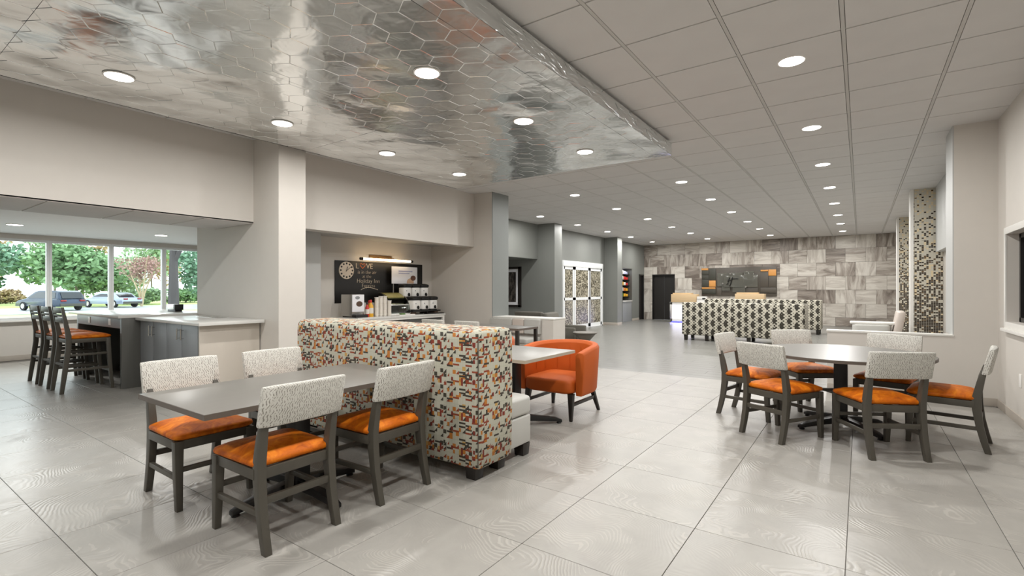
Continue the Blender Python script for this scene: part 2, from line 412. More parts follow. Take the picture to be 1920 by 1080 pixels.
# acoustic grid ceiling
ce = struct('ceiling', B(-8.3, XR + .2, YB, 22.3, H + .03, H + .2), 'tile_back', 'grey acoustic tile ceiling with a square grid')
GX0, GY0, GX, GY = -.107, 4.55, .737, .729
t_me = mesh_of('ceiling_tile', B(-GX / 2 + .017, GX / 2 - .017, -GY / 2 + .009, GY / 2 - .009, -.003, .02), 'ceiling_tile', .002, 1)
cands = []
for i in range(-11, 3):
    for j in range(-12, 25):
        x = GX0 + GX * (i + .5); y = GY0 + GY * (j + .5)
        if x - GX / 2 < XL - .5 or x > XR + .35 or y > YF + .1 or y < YB: continue
        d = -x * .5767 + y * .8169; rr = x * .8169 + y * .5767
        vis = d > .5 and abs(rr / d) < 1.15 and 1.99 / d < .66 and not (-5.9 < x < -2.4 and y < 6.2)
        cands.append((0 if vis else 1, d, x, y))
cands.sort(); rest = MB()
for k, (a, b_, x, y) in enumerate(cands):
    if k < 290: link('ceiling_tile', t_me, ce, (x, y, H))
    else: rest.box(x - GX / 2 + .017, x + GX / 2 - .017, y - GY / 2 + .009, y + GY / 2 - .009, H - .003, H + .02)
part(ce, 'outlying_tiles', rest, 'ceiling_tile', kind='stuff')
for i in range(-11, 3):
    x = GX0 + GX * i
    if XL < x < XR: part(ce, 'grid_bar', B(x - .013, x + .013, YB, YF, H - .001, H + .012), 'grid_bar')
for j in range(-11, 25):
    y = GY0 + GY * j
    if y < YF: part(ce, 'cross_bar', B(XL, XR, y - .006, y + .006, H + .003, H + .012), 'grid_bar')

# right wall with its recessed window
wr = MB()
y0, y1, z0, z1 = 3.2, 7.60, 1.02, 1.985
wr.box(XR, XR + .25, YB, y0, 0, H); wr.box(XR, XR + .25, y1, 8.57, 0, H); wr.box(XR, XR + .25, y0, y1, 0, z0); wr.box(XR, XR + .25, y0, y1, z1, H)
wr.box(XR, XR + .25, 8.57, 22.3, 0, H)
struct('wall_right', wr, 'paint_beige', 'pale beige wall on the right')
wn = thing('window_5', 'dark recessed window in the right wall', 'window', (XR, y1, z0)); wn['kind'] = 'structure'
part(wn, 'window_frame', MB().box(.10, .16, -.05, 0, 0, z1 - z0).box(.10, .16, y0 - y1, 0, 0, .05).box(.10, .16, y0 - y1, 0, z1 - z0 - .05, z1 - z0).box(.10, .16, -2.2, -2.15, 0, z1 - z0).box(.10, .16, y0 - y1, y0 - y1 + .05, 0, z1 - z0), 'black_metal')
part(wn, 'pane', B(.125, .14, y0 - y1, 0, 0, z1 - z0), 'dark_glass')
part(wn, 'casing', MB().box(-.012, .0, 0, .07, -.07, z1 - z0 + .07).box(-.012, 0, y0 - y1, 0, z1 - z0, z1 - z0 + .07).box(-.012, 0, y0 - y1, 0, -.07, 0).box(-.05, .0, y0 - y1, .02, -.10, -.07), 'paint_white', .002)
struct('baseboard_right', B(XR - .012, XR, YB, 7.99, 0, .095), 'baseboard', 'tiled baseboard along the right wall', .002)
# stub wall and pony wall on the right
struct('wall_middle', MB().box(.93, XR, 8.0, 8.57, 0, H), 'paint_beige', 'stub wall at the end of the half wall on the right')
struct('trim_1', B(.918, .93, 8.0, 8.57, .82, H), 'paint_lightgrey', 'pale grey jamb face of the stub wall')
struct('wall_middle', MB().box(-.37, .93, 8.0, 8.14, 0, .80), 'paint_beige', 'half wall on the right behind the round table')
struct('trim_2', B(-.38, .93, 7.99, 8.15, .80, .825), 'paint_white', 'white cap of the right half wall', .003)
struct('baseboard_middle', B(-.37, XR - .012, 7.988, 8.0, 0, .095), 'baseboard', 'baseboard of the right half wall', .002)
# left side walls
struct('wall_left', MB().box(-7.7, LB, YB, 3.39, 2.26, H + .03), 'paint_beige', 'long beige header over the bar opening')
struct('wall_left', MB().box(-8.29, LB, 3.39, 3.76, 0, H + .03), 'paint_beige', 'partition between the bar and coffee alcoves')
struct('wall_left', MB().box(LB, -6.0, 3.39, 3.76, 0, H), 'paint_beige', 'beige pilaster between bar and coffee alcoves')
struct('wall_left', MB().box(LB - .25, LB, 3.76, 8.0, 2.265, H + .03), 'paint_beige', 'beige header over the coffee alcove')
struct('wall_left', MB().box(-8.1, LB - .25, 3.76, 8.0, 2.33, 2.45), 'paint_lightgrey', 'low ceiling of the coffee alcove')
struct('wall_left', MB().box(-8.1, -7.86, 3.76, 8.0, 0, 2.45), 'paint_beige', 'back wall of the coffee alcove')
struct('wall_left', MB().box(-7.86, -7.42, 3.76, 4.93, 0, 2.33), 'paint_lightgrey', 'pale grey chase left of the chalkboard')
struct('wall_left', MB().box(-8.4, -6.15, 8.0, 8.55, 0, H), 'paint_beige', 'beige end wall of the coffee alcove')
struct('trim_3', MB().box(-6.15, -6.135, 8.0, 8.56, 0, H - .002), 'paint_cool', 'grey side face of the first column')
hd = struct('wall_left', MB().box(-7.7, LB, YB, 3.39, 2.262, 2.275), 'tile_back', 'tiled underside of the header over the bar opening')
for k in range(10):
    y = 3.50 - .72 * k
    part(hd, 'ceiling_tile', B(-7.69, LB - .02, max(y - .71, YB), min(y - .01, 3.38), 2.253, 2.262), 'ceiling_tile', .001)
struct('baseboard_left', B(-8.29, -6.0, 3.378, 3.39, 0, .095), 'baseboard', 'baseboard of the alcove partition', .002)
# bar alcove shell
struct('ceiling', MB().box(-13.5, -7.7, YB, 6.6, 2.45, 2.55), 'ceiling_white', 'white low ceiling of the bar alcove')
struct('wall_left', MB().box(-13.5, -8.29, 6.4, 6.6, 0, 2.45), 'paint_beige', 'far end wall of the bar alcove')
wy = [YB + .0] ; ys = [-3.27, -2.27, -1.27, -.26, .74, 1.74, 2.75, 3.76, 4.76, 5.76]
ww = MB().box(-13.6, -13.35, YB, 6.6, 0, .77).box(-13.6, -13.35, YB, 6.6, 2.36, 2.55).box(-13.6, -13.35, YB, ys[0], .77, 2.36).box(-13.6, -13.35, ys[-1], 6.6, .77, 2.36)
struct('wall_left', ww, 'paint_beige', 'window wall below and above the bar alcove glazing')
struct('baseboard_left', B(-13.35, -13.335, YB, 6.4, 0, .10), 'baseboard', 'baseboard under the windows', .002)
struct('trim_4', B(-13.37, -13.26, YB, 6.0, .745, .775), 'paint_white', 'white window sill', .003)
for k in range(len(ys) - 1):
    a, b_ = ys[k], ys[k + 1]
    w_ = thing('window_%d' % (k + 6 if k else 1), 'tall fixed window of the bar alcove, pane %d of the row' % (k + 1), 'window', (-13.42, a, .775)); w_['kind'] = 'structure'
    hh = 2.36 - .775
    part(w_, 'window_frame', MB().box(-.04, .05, .001, .042, 0, hh).box(-.04, .05, b_ - a - .042, b_ - a - .001, 0, hh).box(-.04, .05, .042, b_ - a - .042, 0, .05).box(-.04, .05, .042, b_ - a - .042, hh - .05, hh), 'aluminium_white')
    part(w_, 'pane', B(-.005, .005, .03, b_ - a - .03, .04, hh - .04), 'glass')
# rear wall behind the camera
struct('wall_back', B(-13.6, XR + .2, YB - .15, YB, 0, H + .1), 'paint_beige', 'rear wall')
# lounge walls on the left
struct('wall_left', MB().box(-9.4, -7.5, 12.84, 13.28, 0, H), 'paint_grey', 'grey column left of the sliding doors')
struct('wall_left', MB().box(-8.3, -7.57, 17.70, 18.13, 0, H), 'paint_grey', 'grey column right of the sliding doors')
struct('wall_left', MB().box(-9.4, XL, 8.55, 12.84, 2.30, H), 'paint_grey', 'grey header over the lounge alcove')
struct('wall_left', MB().box(-9.6, -9.4, 8.0, 13.4, 0, H), 'paint_grey', 'back wall of the lounge alcove')
lw = MB().box(-8.3, XL, 13.28, 14.35, 0, H).box(-8.3, XL, 14.35, 17.43, 2.34, H).box(-8.3, XL, 17.43, 19.45, 0, H).box(-8.3, XL, 19.45, 20.51, 2.27, H).box(-8.3, XL, 20.51, 21.33, 0, H).box(-8.3, XL, 21.33, 21.93, 2.05, H).box(-8.3, XL, 21.93, 22.2, 0, H)
struct('wall_left', lw, 'paint_grey', 'grey lounge wall around the sliding doors')
struct('baseboard_left', MB().box(-8.1, -8.088, 17.43, 17.70, 0, .1).box(-8.1, -8.088, 20.51, 21.33, 0, .1).box(-8.1, -7.558, 17.688, 17.70, 0, .1).box(-7.57, -7.558, 17.7, 18.13, 0, .1).box(-8.1, -7.488, 12.828, 12.84, 0, .1).box(-7.5, -7.488, 12.84, 13.28, 0, .1), 'baseboard', 'grey baseboards of the lounge columns', .002)
# far wall of stone tiles
fw = MB().box(-8.3, -7.72, YF, YF + .25, 0, H).box(-7.72, -6.70, YF, YF + .25, 2.035, H).box(-6.70, XR + .2, YF, YF + .25, 0, H)
fwo = struct('wall_far', fw, 'grout', 'far feature wall of mottled stone tiles')
zr = [-.19, .325, .84, 1.35, 1.86, 2.375, 2.885, 3.365]
for k in range(7):
    a, b_ = max(zr[k], 0) + .003, zr[k + 1] - .003
    x = -8.1 - (.305 if k % 2 else 0)
    while x < XR:
        xa, xb = max(x, -8.1) + .003, min(x + .612, XR) - .003
        x += .612
        if xb - xa < .05: continue
        if a < 2.0 and xb > -7.72 and xa < -6.70:      # cut round the lift door
            for p, q, zz in ((xa, min(xb, -7.72), a), (max(xa, -6.70), xb, a)):
                if q - p > .04: part(fwo, 'stone_tile', B(p, q, YF - .02 - .006 * random.random(), YF, a, b_), 'stone_tile')
            if b_ > 2.06:
                p, q = max(xa, -7.72), min(xb, -6.70)
                if q - p > .04: part(fwo, 'stone_tile', B(p, q, YF - .022, YF, 2.04, b_), 'stone_tile')
            continue
        part(fwo, 'stone_tile', B(xa, xb, YF - .02 - .008 * random.random(), YF, a, b_), 'stone_tile')
d = thing('door_1', 'dark recessed lift door in the stone wall', 'door', (-7.21, YF, 0)); d['kind'] = 'structure'
part(d, 'door_leaf', MB().box(-.51, -.003, .12, .16, 0, 2.03).box(.003, .51, .12, .16, 0, 2.03), 'door_dark')
part(d, 'door_frame', MB().box(-.51, -.47, -.02, .2, 0, 2.03).box(.47, .51, -.02, .2, 0, 2.03).box(-.51, .51, -.02, .2, 1.99, 2.03), 'black_metal')
d = thing('door_2', 'narrow dark doorway in the grey wall beside the stone wall', 'door', (XL, 21.63, 0)); d['kind'] = 'structure'
part(d, 'door_leaf', B(-.12, -.08, -.3, .3, 0, 2.04), 'door_dark')
part(d, 'door_frame', MB().box(-.15, .01, -.3, -.26, 0, 2.04).box(-.15, .01, .26, .3, 0, 2.04).box(-.15, .01, -.3, .3, 2.0, 2.04), 'black_metal')
# mosaic columns and soffit along the right of the lounge
for (ya, yb, xx, lab) in ((12.67, 13.0, .87, 'nearer mosaic column, dark chips thickening towards the floor'), (17.4, 17.75, .88, 'farther mosaic column, dark chips thickening towards the floor')):
    struct('wall_right', MB().box(xx, XR, ya, yb, 0, H), 'column_mosaic', lab)
    struct('trim_5', B(xx - .05, xx, ya - .01, yb, 0, H), 'paint_white', 'white edge of the ' + lab.split(',')[0])
struct('wall_right', MB().box(1.2, XR, 9.0, 12.6, 2.1, H), 'paint_lightgrey', 'small soffit beside the nearer mosaic column')
# half wall on the left
struct('wall_middle', MB().box(-6.15, -4.70, 8.0, 8.45, 0, .80), 'paint_beige', 'half wall on the left behind the bench seating')
struct('trim_6', B(-6.13, -4.69, 7.99, 8.46, .80, .825), 'paint_white', 'white cap of the left half wall', .003)

# sliding entrance doors
d = thing('door_3', 'white framed sliding entrance doors with speckled film', 'door', (XL, 14.35, 0)); d['kind'] = 'structure'
part(d, 'header', B(-.02, .06, 0, 3.08, 2.15, 2.34), 'aluminium_white', .004)
fr_ = MB().box(-.02, .05, 0, .06, 0, 2.15).box(-.02, .05, 3.02, 3.08, 0, 2.15).box(-.02, .05, 0, 3.08, 0, .03)
part(d, 'door_frame', fr_, 'aluminium_white')
for (a, b_, off) in ((.06, .80, 0.0), (.80, 1.94, .02), (1.96, 2.0, .03), (2.0, 3.02, 0.0)):
    if b_ - a < .1:
        part(d, 'door_edge', B(off, off + .03, a, b_, 0.0, 2.15), 'black_metal'); continue
    lf = part(d, 'door_leaf', MB().box(off, off + .03, a, a + .09, .03, 2.15).box(off, off + .03, b_ - .09, b_, .03, 2.15).box(off, off + .03, a, b_, .03, .14).box(off, off + .03, a, b_, 2.05, 2.15).box(off, off + .03, a, b_, 1.0, 1.09), 'aluminium_white')
    part(lf, 'pane', MB().box(off + .008, off + .016, a + .09, b_ - .09, .14, 1.0), 'door_film')
    part(lf, 'pane', MB().box(off + .008, off + .016, a + .09, b_ - .09, 1.09, 2.05), 'door_film')

# ---------------------------------------------------------------- metal ceiling cloud
cl = thing('ceiling_cloud', 'low ceiling panel clad in hexagon-embossed polished metal sheets', 'ceiling panel', (-2.06, 6.6, 3.17))
CW, CL = 3.81, 10.4            # runs back over the camera
part(cl, 'core', B(-CW + .22, -.22, -CL, -.22, .02, .199), 'black_plastic')
part(cl, 'fascia', MB().box(-.006, 0, -CL, 0, 0, .158).box(-.25, -.006, -CL, 0, .150, .158), 'fascia_metal', label='polished side fascia')
part(cl, 'fascia', MB().box(-CW, 0, -.006, 0, 0, .158).box(-CW, -.006, -.25, -.006, .150, .158), 'fascia_metal', label='polished end fascia')
part(cl, 'edge_trim', B(-CW - .006, -CW, -CL, 0, -.004, .195), 'black_metal', label='dark edge trim beside the wall')
def hexsheet(x0, x1, y0, y1):
    """one sheet: every hexagon raised from thin grooves, clipped to the sheet"""
    bm = bmesh.new(); pr = .145; px, py = pr * math.sqrt(3), pr * 1.5
    j0, j1 = int(math.floor(y0 / py)) - 1, int(math.ceil(y1 / py)) + 1
    i0, i1 = int(math.floor(x0 / px)) - 1, int(math.ceil(x1 / px)) + 1
    for j in range(j0, j1 + 1):
        for i in range(i0, i1 + 1):
            cx, cy = i * px + (px / 2 if j % 2 else 0), j * py
            tx, ty = random.uniform(-.009, .009), random.uniform(-.009, .009)
            o = [bm.verts.new((cx + pr * math.sin(math.pi / 3 * k), cy + pr * math.cos(math.pi / 3 * k), 0)) for k in range(6)]
            dx = [(.968 * pr * math.sin(math.pi / 3 * k), .968 * pr * math.cos(math.pi / 3 * k)) for k in range(6)]
            q = [bm.verts.new((cx + a, cy + b_, -.0023 + a * tx + b_ * ty)) for a, b_ in dx]
            bm.faces.new(q)
            for k in range(6): bm.faces.new((o[k], o[(k + 1) % 6], q[(k + 1) % 6], q[k]))
    for co, no in (((x0, 0, 0), (-1, 0, 0)), ((x1, 0, 0), (1, 0, 0)), ((0, y0, 0), (0, -1, 0)), ((0, y1, 0), (0, 1, 0))):
        bmesh.ops.bisect_plane(bm, geom=bm.verts[:] + bm.edges[:] + bm.faces[:], plane_co=co, plane_no=no, clear_outer=True)
    for f in bm.faces:
        if f.normal.z > 0: f.normal_flip()
    me = bpy.data.meshes.new('metal_sheet'); bm.to_mesh(me); bm.free(); me.materials.append(M['embossed_metal']); return me
xs = [-CW, -1.96, -.21, 0]; yy = [-CL, -8.65, -5.78, -2.93, 0]
for a, b_ in zip(xs, xs[1:]):
    for c, d_ in zip(yy, yy[1:]):
        link('metal_sheet', hexsheet(a + .0012, b_ - .0012, c + .0012, d_ - .0012), cl, (0, 0, 0))

# ---------------------------------------------------------------- recessed lights
def downlight():
    t = thing('downlight', 'x', 'light', (0, 0, 0))
    part(t, 'trim_ring', MB().lathe([(.098, 0), (.112, 0), (.113, -.004), (.108, -.008), (.100, -.008), (.097, -.004)], 28), 'white_plastic')
    part(t, 'lens', MB().lathe([(.0975, -.004), (.0975, -.008), (.05, -.010), (.01, -.010)], 28), 'lamp_white')
    return t
LD = {}
def lampdata(w):
    if w not in LD:
        L = bpy.data.lights.new('downlight_lamp', 'AREA'); L.shape = 'DISK'; L.size = .15; L.energy = w; L.color = (1, .985, .955); L.spread = R(178); LD[w] = L
    return LD[w]
dl0 = downlight(); first = True
lo = bpy.data.objects.new('lamp', lampdata(LAMP_W)); COL.objects.link(lo); lo.parent = dl0; lo.location = (0, 0, -.014)
ordw = ['first', 'second', 'third', 'fourth', 'fifth', 'sixth', 'seventh', 'eighth', 'ninth']
def lamp(x, y, z, w, label, group):
    global first
    if first: o = dl0; o.location = (x, y, z); o['label'] = label; o['group'] = group; first = False
    else: o = copy_tree(dl0, None, (x, y, z), label=label, group=group)
    for ch in o.children:
        if ch.type == 'LIGHT': ch.data = lampdata(w)
RY = [4.92, 7.1, 9.29, 11.47, 13.65, 15.86, 17.98, 20.35]
for k, y in enumerate(RY): lamp(-.49, y, H, LAMP_W, 'round recessed ceiling light, %s from the camera in the row over the round table' % ordw[k], 'ceiling lights over the round table')
for k, y in enumerate([2.73, .54, -1.65]): lamp(-.49, y, H, LAMP_W, 'round recessed ceiling light, unseen, %s one back from the round table row' % ordw[k], 'ceiling lights above the camera')
for k, y in enumerate(RY[2:]): lamp(-2.71, y, H, LAMP_W, 'round recessed ceiling light, %s of the row that runs on from the metal ceiling corner' % ordw[k], 'second row of ceiling lights')
for k, y in enumerate(RY[2:]): lamp(-4.93, y, H, LAMP_W, 'round recessed ceiling light, %s of the row left of centre in the lounge' % ordw[k], 'third row of ceiling lights')
for k, y in enumerate(RY[3:]): lamp(-7.15, y, H, LAMP_W, 'round recessed ceiling light, %s of the row along the grey columns' % ordw[k], 'ceiling lights along the grey columns')
for k, y in enumerate([1.48, 2.91, 4.35, 5.78]): lamp(-5.08, y, 3.165, CLOUD_W, 'round light in the metal ceiling, %s from the camera in its left row' % ordw[k], 'lights in the metal ceiling')
for k, y in enumerate([2.92, 4.35, 5.78]): lamp(-2.92, y, 3.165, CLOUD_W, 'round light in the metal ceiling, %s from the camera in its right row' % ordw[k], 'lights in the metal ceiling')
for k, (x, y) in enumerate(((-5.08, 0.05), (-5.08, -1.38), (-2.92, 1.49), (-2.92, .05), (-2.92, -1.38))): lamp(x, y, 3.165, CLOUD_W, 'round light in the metal ceiling outside the picture, %s of the unseen ones' % ordw[k], 'unseen lights in the metal ceiling')
lamp(-11.45, 1.93, 2.45, 36, 'round recessed light in the bar alcove ceiling, left of the two', 'bar alcove lights')
lamp(-11.35, 3.99, 2.45, 36, 'round recessed light in the bar alcove ceiling, right of the two', 'bar alcove lights')
# ---------------------------------------------------------------- dining chairs
def make_chair():
    t = thing('dining_chair', 'x', 'chair')
    for s in (-1, 1):
        part(t, 'leg', MB().leg([(s * .208, -.285, 0, .040, .044), (s * .208, -.258, .10, .042, .048), (s * .208, -.232, .22, .044, .052), (s * .208, -.214, .36, .046, .060), (s * .208, -.212, .46, .046, .060), (s * .208, -.238, .60, .042, .050), (s * .208, -.262, .70, .034, .036)]), 'dark_wood', .004, 'rear leg that runs on up to the backrest')
        part(t, 'leg', MB().leg([(s * .220, .240, 0, .036, .038), (s * .220, .228, .20, .044, .046), (s * .218, .220, .43, .052, .052)]), 'dark_wood', .004)
    part(t, 'seat_frame', MB().box(-.20, .20, .205, .237, .375, .432).box(-.20, .20, -.228, -.198, .375, .432).box(-.234, -.206, -.20, .21, .375, .432).box(.206, .234, -.20, .21, .375, .432), 'dark_wood', .003)
    part(t, 'seat', MB().pad(.475, .475, .432, .512, .045, .022, .034, cy=.018, front=1.05), 'seat_orange', angle=60)
    part(t, 'stretcher', B(-.207, .207, .219, .243, .235, .265), 'dark_wood', .003)
    part(t, 'stretcher', B(-.19, .19, -.245, -.222, .245, .285), 'dark_wood', .003)
    for s in (-1, 1): part(t, 'stretcher', MB().bar((s * .215, -.225, .20), (s * .222, .215, .20), .022, .032), 'dark_wood', .003)
    # padded back, bowed a little and leaning
    rings = []; n = 9
    for k in range(n):
        x = -.244 + .488 * k / (n - 1); bow = -.016 * (1 - (x / .244) ** 2); e = .75 if k in (0, n - 1) else 1
        ring = []
        for (yy_, zz_) in ((-.026, 0), (-.020, -.010), (.018, -.010), (.026, 0), (.024, .198), (.014, .212), (-.012, .212), (-.022, .200)):
            ring.append((x, -.264 + bow + yy_ * e - .045 * (zz_ / .2), .668 + .1 + (zz_ - .1) * (1 if e == 1 else .97)))
        rings.append(ring)
    part(t, 'backrest', MB().loft(rings), 'back_weave', .006, angle=50)
    return t
ch0 = make_chair(); used = [False]
def chair(x, y, face, label, group):
    """face: direction the sitter looks, in degrees from +Y, clockwise negative"""
    rz = R(face)
    if not used[0]: used[0] = True; ch0.location = (x, y, 0); ch0.rotation_euler = (0, 0, rz); ch0['label'] = label; ch0['group'] = group; return
    copy_tree(ch0, None, (x, y, 0), rz, label, group)
gL, gR, gB = 'chairs around the long table', 'chairs around the round table', 'chairs behind the patterned banquette'
chair(-2.80, 1.565, 90, 'orange seated dining chair in front of the long table, nearest the camera', gL)
chair(-2.79, 2.30, 90, 'orange seated dining chair at the long table, backed against the end of the patterned banquette', gL)
chair(-3.70, 1.53, -90, 'orange seated dining chair on the far side of the long table, at its free end', gL)
chair(-3.70, 2.21, -90, 'orange seated dining chair on the far side of the long table, next to the banquette', gL)
def face_of(dx, dy): return math.degrees(math.atan2(-dx, dy))
chair(-.97, 5.96, face_of(.98, -.19), 'leftmost dining chair of the round table, seen from its side', gR)
chair(-.61, 5.31, face_of(.5, .87), 'front left dining chair of the round table, back turned to the camera', gR)
chair(.12, 5.28, face_of(-.49, .87), 'front right dining chair of the round table, back turned to the camera', gR)
chair(.63, 5.92, face_of(-.985, .17), 'rightmost dining chair of the round table, beside the right wall', gR)
chair(-.52, 6.72, face_of(.6, -.8), 'dining chair behind the round table on the left, facing the camera', gR)
chair(.23, 6.56, face_of(-.24, -.97), 'dining chair behind the round table on the right, facing the camera', gR)
chair(-5.76, 6.20, 0, 'left one of the two grey backed chairs beyond the banquette', gB)
chair(-5.03, 6.20, 0, 'right one of the two grey backed chairs beyond the banquette', gB)

# ---------------------------------------------------------------- tables
def cross_base(t, z_top, arm=.47, rot=0, col=.055):
    for k in range(4):
        a = R(rot + 90 * k); c, s = math.cos(a), math.sin(a)
        sec = []
        for (r, z0, z1, w) in ((.02, .045, .115, .075), (.2, .04, .095, .065), (arm - .06, .022, .062, .055), (arm, .012, .038, .045)):
            sec.append([(r * c - w / 2 * -s * -1, r * s - w / 2 * c, z0), (r * c - w / 2 * s, r * s + w / 2 * c, z0), (r * c - w / 2 * s, r * s + w / 2 * c, z1), (r * c + w / 2 * s, r * s - w / 2 * c, z1)])
        for q in sec: q[0] = (q[3][0], q[3][1], q[0][2])
        part(t, 'foot', MB().loft(sec), 'black_metal', .005)
        part(t, 'glide', MB().lathe([(.024, 0), (.026, .006), (.016, .018)], 12, (arm - .03) * c, (arm - .03) * s), 'black_plastic')
    part(t, 'column', MB().box(-col, col, -col, col, .06, z_top - .035), 'black_metal', .008)
    part(t, 'mounting_plate', MB().box(-.22, .22, -.03, .03, z_top - .035, z_top - .028).box(-.03, .03, -.22, .22, z_top - .035, z_top - .028), 'black_metal')
t = thing('dining_table', 'long grey laminate table with a black cross base, its far end at the banquette', 'table', (-3.10, 1.89, 0))
cross_base(t, .752, .44, 0)
part(t, 'tabletop', B(-.43, .43, -.765, .765, .724, .752), 'laminate_grey', .002)
part(t, 'edge_band', MB().box(-.433, .433, -.768, -.765, .722, .751).box(-.433, .433, .765, .768, .722, .751).box(-.433, -.43, -.765, .765, .722, .751).box(.43, .433, -.765, .765, .722, .751), 'laminate_edge', label='brown edge band')
t = thing('dining_table', 'square grey table with a pale edge in front of the orange tub chair', 'table', (-2.87, 4.10, 0))
cross_base(t, .752, .50, 45)
part(t, 'tabletop', B(-.47, .47, -.50, .42, .726, .752), 'laminate_light', .002)
part(t, 'edge_band', MB().box(-.473, .473, -.503, -.50, .722, .751).box(-.473, .473, .42, .423, .722, .751).box(-.473, -.47, -.5, .42, .722, .751).box(.47, .473, -.5, .42, .722, .751), 'edge_light', label='pale tan edge band')
t = thing('dining_table', 'square grey table mostly hidden behind the banquette', 'table', (-3.97, 4.10, 0))
cross_base(t, .752, .50, 45)
part(t, 'tabletop', B(-.46, .46, -.50, .42, .726, .752), 'laminate_light', .002)
part(t, 'edge_band', MB().box(-.463, .463, -.503, -.50, .722, .751).box(.46, .463, -.5, .42, .722, .751), 'edge_light')
t = thing('round_table', 'round grey laminate table on a black pedestal', 'table', (-.16, 5.94, 0))
cross_base(t, .752, .47, -135 + 90, .058)
part(t, 'tabletop', MB().lathe([(0.01, .722), (.738, .722), (.742, .727), (.742, .748), (.738, .752), (.01, .752)], 64), 'laminate_grey', angle=30)
part(t, 'edge_band', MB().lathe([(.742, .724), (.745, .725), (.745, .750), (.742, .751)], 64), 'laminate_edge')
t = thing('dining_table', 'dark edged table in front of the bench at the left half wall', 'table', (-5.35, 6.72, 0))
part(t, 'tabletop', B(-.93, .93, -.30, .30, .722, .752), 'laminate_grey', .002)
part(t, 'edge_band', MB().box(-.933, .933, -.303, -.30, .718, .750).box(.93, .933, -.3, .3, .718, .75).box(-.933, -.93, -.3, .3, .718, .75), 'laminate_edge')
for sx in (-1, 1):
    for sy in (-1, 1): part(t, 'leg', MB().box(sx * .90 - .025, sx * .90 + .025, sy * .27 - .025, sy * .27 + .025, 0, .722), 'black_wood', .002)

# ---------------------------------------------------------------- banquette with patterned back
t = thing('banquette', 'high backed banquette, its back in cream cloth with rust, gold and black shapes', 'banquette', (-3.335, 2.92, 0))
rg = []
w, dd = 2.27, .43
for z_, sx, sy in ((.095, w - .03, dd - .03), (.11, w, dd), (.5, w + .015, dd + .01), (.99, w + .01, dd + .01), (1.035, w, dd), (1.062, w - .025, dd - .03), (1.075, w - .08, dd - .09), (1.078, w - .18, dd - .2)):
    rg.append(MB().rring(sx, sy, .045, z_, 5))
m_ = MB().loft(rg); m_.v = [(x, y, z + (.016 * (abs(x) / 1.13) ** 8 if z > .9 else 0)) for x, y, z in m_.v]
bk = part(t, 'backrest', m_, 'mosaic_cloth', angle=60)
part(bk, 'seam', MB().tube([(1.125, -.207, .12), (1.132, -.212, .5), (1.128, -.210, 1.03)], .0035, 6), 'sign_dark', label='dark corner seam')
part(bk, 'seam', MB().tube([(.36, -.2165, .12), (.36, -.2195, .5), (.36, -.2165, 1.03)], .0015, 6), 'edge_light')
for x in (-1.03, 1.03):
    part(t, 'leg', MB().leg([(x, -.13, 0, .085, .085), (x, -.13, .10, .10, .10)]), 'black_wood', .003)
    part(t, 'leg', MB().leg([(x, .14, 0, .085, .085), (x, .14, .10, .10, .10)]), 'black_wood', .003)
    part(t, 'leg', MB().leg([(x - .01, .50, 0, .085, .085), (x - .01, .50, .10, .10, .10)]), 'black_wood', .003)
part(t, 'seat_base', MB().pad(2.14, .36, .10, .33, .03, .012, 0, cy=.395), 'light_vinyl', angle=60)
part(t, 'seat', MB().pad(2.14, .37, .332, .50, .05, .03, .01, cy=.40), 'light_vinyl', angle=60)

# ---------------------------------------------------------------- orange tub chairs
def tub_chair(x, y, label):
    t = thing('tub_chair', label, 'chair', (x, y, 0), 0, 'orange tub chairs')      # opens towards -Y
    path = []
    for k in range(25):
        u = k / 24
        if u < .22: s = u / .22; p = (.365, -.30 + .26 * s)
        elif u > .78: s = (1 - u) / .22; p = (-.365, -.30 + .26 * s)
        else:
            a = math.pi * (u - .22) / .56; p = (.365 * math.cos(a), -.04 + .40 * math.sin(a))
        path.append((p[0], p[1], u))
    rings = []
    for i, (px, py, u) in enumerate(path):
        q0, q1 = path[max(i - 1, 0)], path[min(i + 1, 24)]
        tx, ty = q1[0] - q0[0], q1[1] - q0[1]; l = math.hypot(tx, ty); nx, ny = ty / l, -tx / l
        hgt = .715 + .065 * math.sin(math.pi * u); low = .262
        ring = []
        for off, z in ((.035, low), (.045, low + .03), (.052, hgt * .7), (.055, hgt - .03), (.035, hgt), (-.02, hgt), (-.045, hgt - .03), (-.04, hgt * .7), (-.035, low + .03), (-.03, low)):
            sc = 1 - .07 * (hgt - z) / hgt
            ring.append(((px + nx * off) * sc, (py + ny * off) * sc, z))
        rings.append(ring)
    sh = part(t, 'shell', MB().loft(rings), 'tub_orange', .006, angle=60)
    for k in range(5, 20, 2):
        px, py, u = path[k]; q0, q1 = path[k - 1], path[k + 1]; l = math.hypot(q1[0] - q0[0], q1[1] - q0[1]); nx, ny = (q1[1] - q0[1]) / l, -(q1[0] - q0[0]) / l
        part(sh, 'channel_seam', MB().tube([((px - nx * .037) * .955, (py - ny * .037) * .955, .45), (px - nx * .046, py - ny * .046, .70)], .004, 5), 'tub_orange')
    part(t, 'seat', MB().pad(.60, .60, .275, .455, .09, .035, .03, cy=-.06), 'tub_orange', angle=60)
    for sx in (-1, 1):
        part(t, 'leg', MB().leg([(sx * .285, -.33, 0, .030, .030), (sx * .265, -.29, .28, .060, .060)]), 'black_wood', .003)
        part(t, 'leg', MB().leg([(sx * .300, .30, 0, .030, .030), (sx * .245, .22, .28, .052, .052)]), 'black_wood', .003)
        part(t, 'stretcher', MB().bar((sx * .270, -.305, .16), (sx * .272, .255, .16), .022, .036), 'black_wood', .002)
    return t
tub_chair(-2.745, 4.88, 'orange upholstered tub chair on the right, behind the square table')
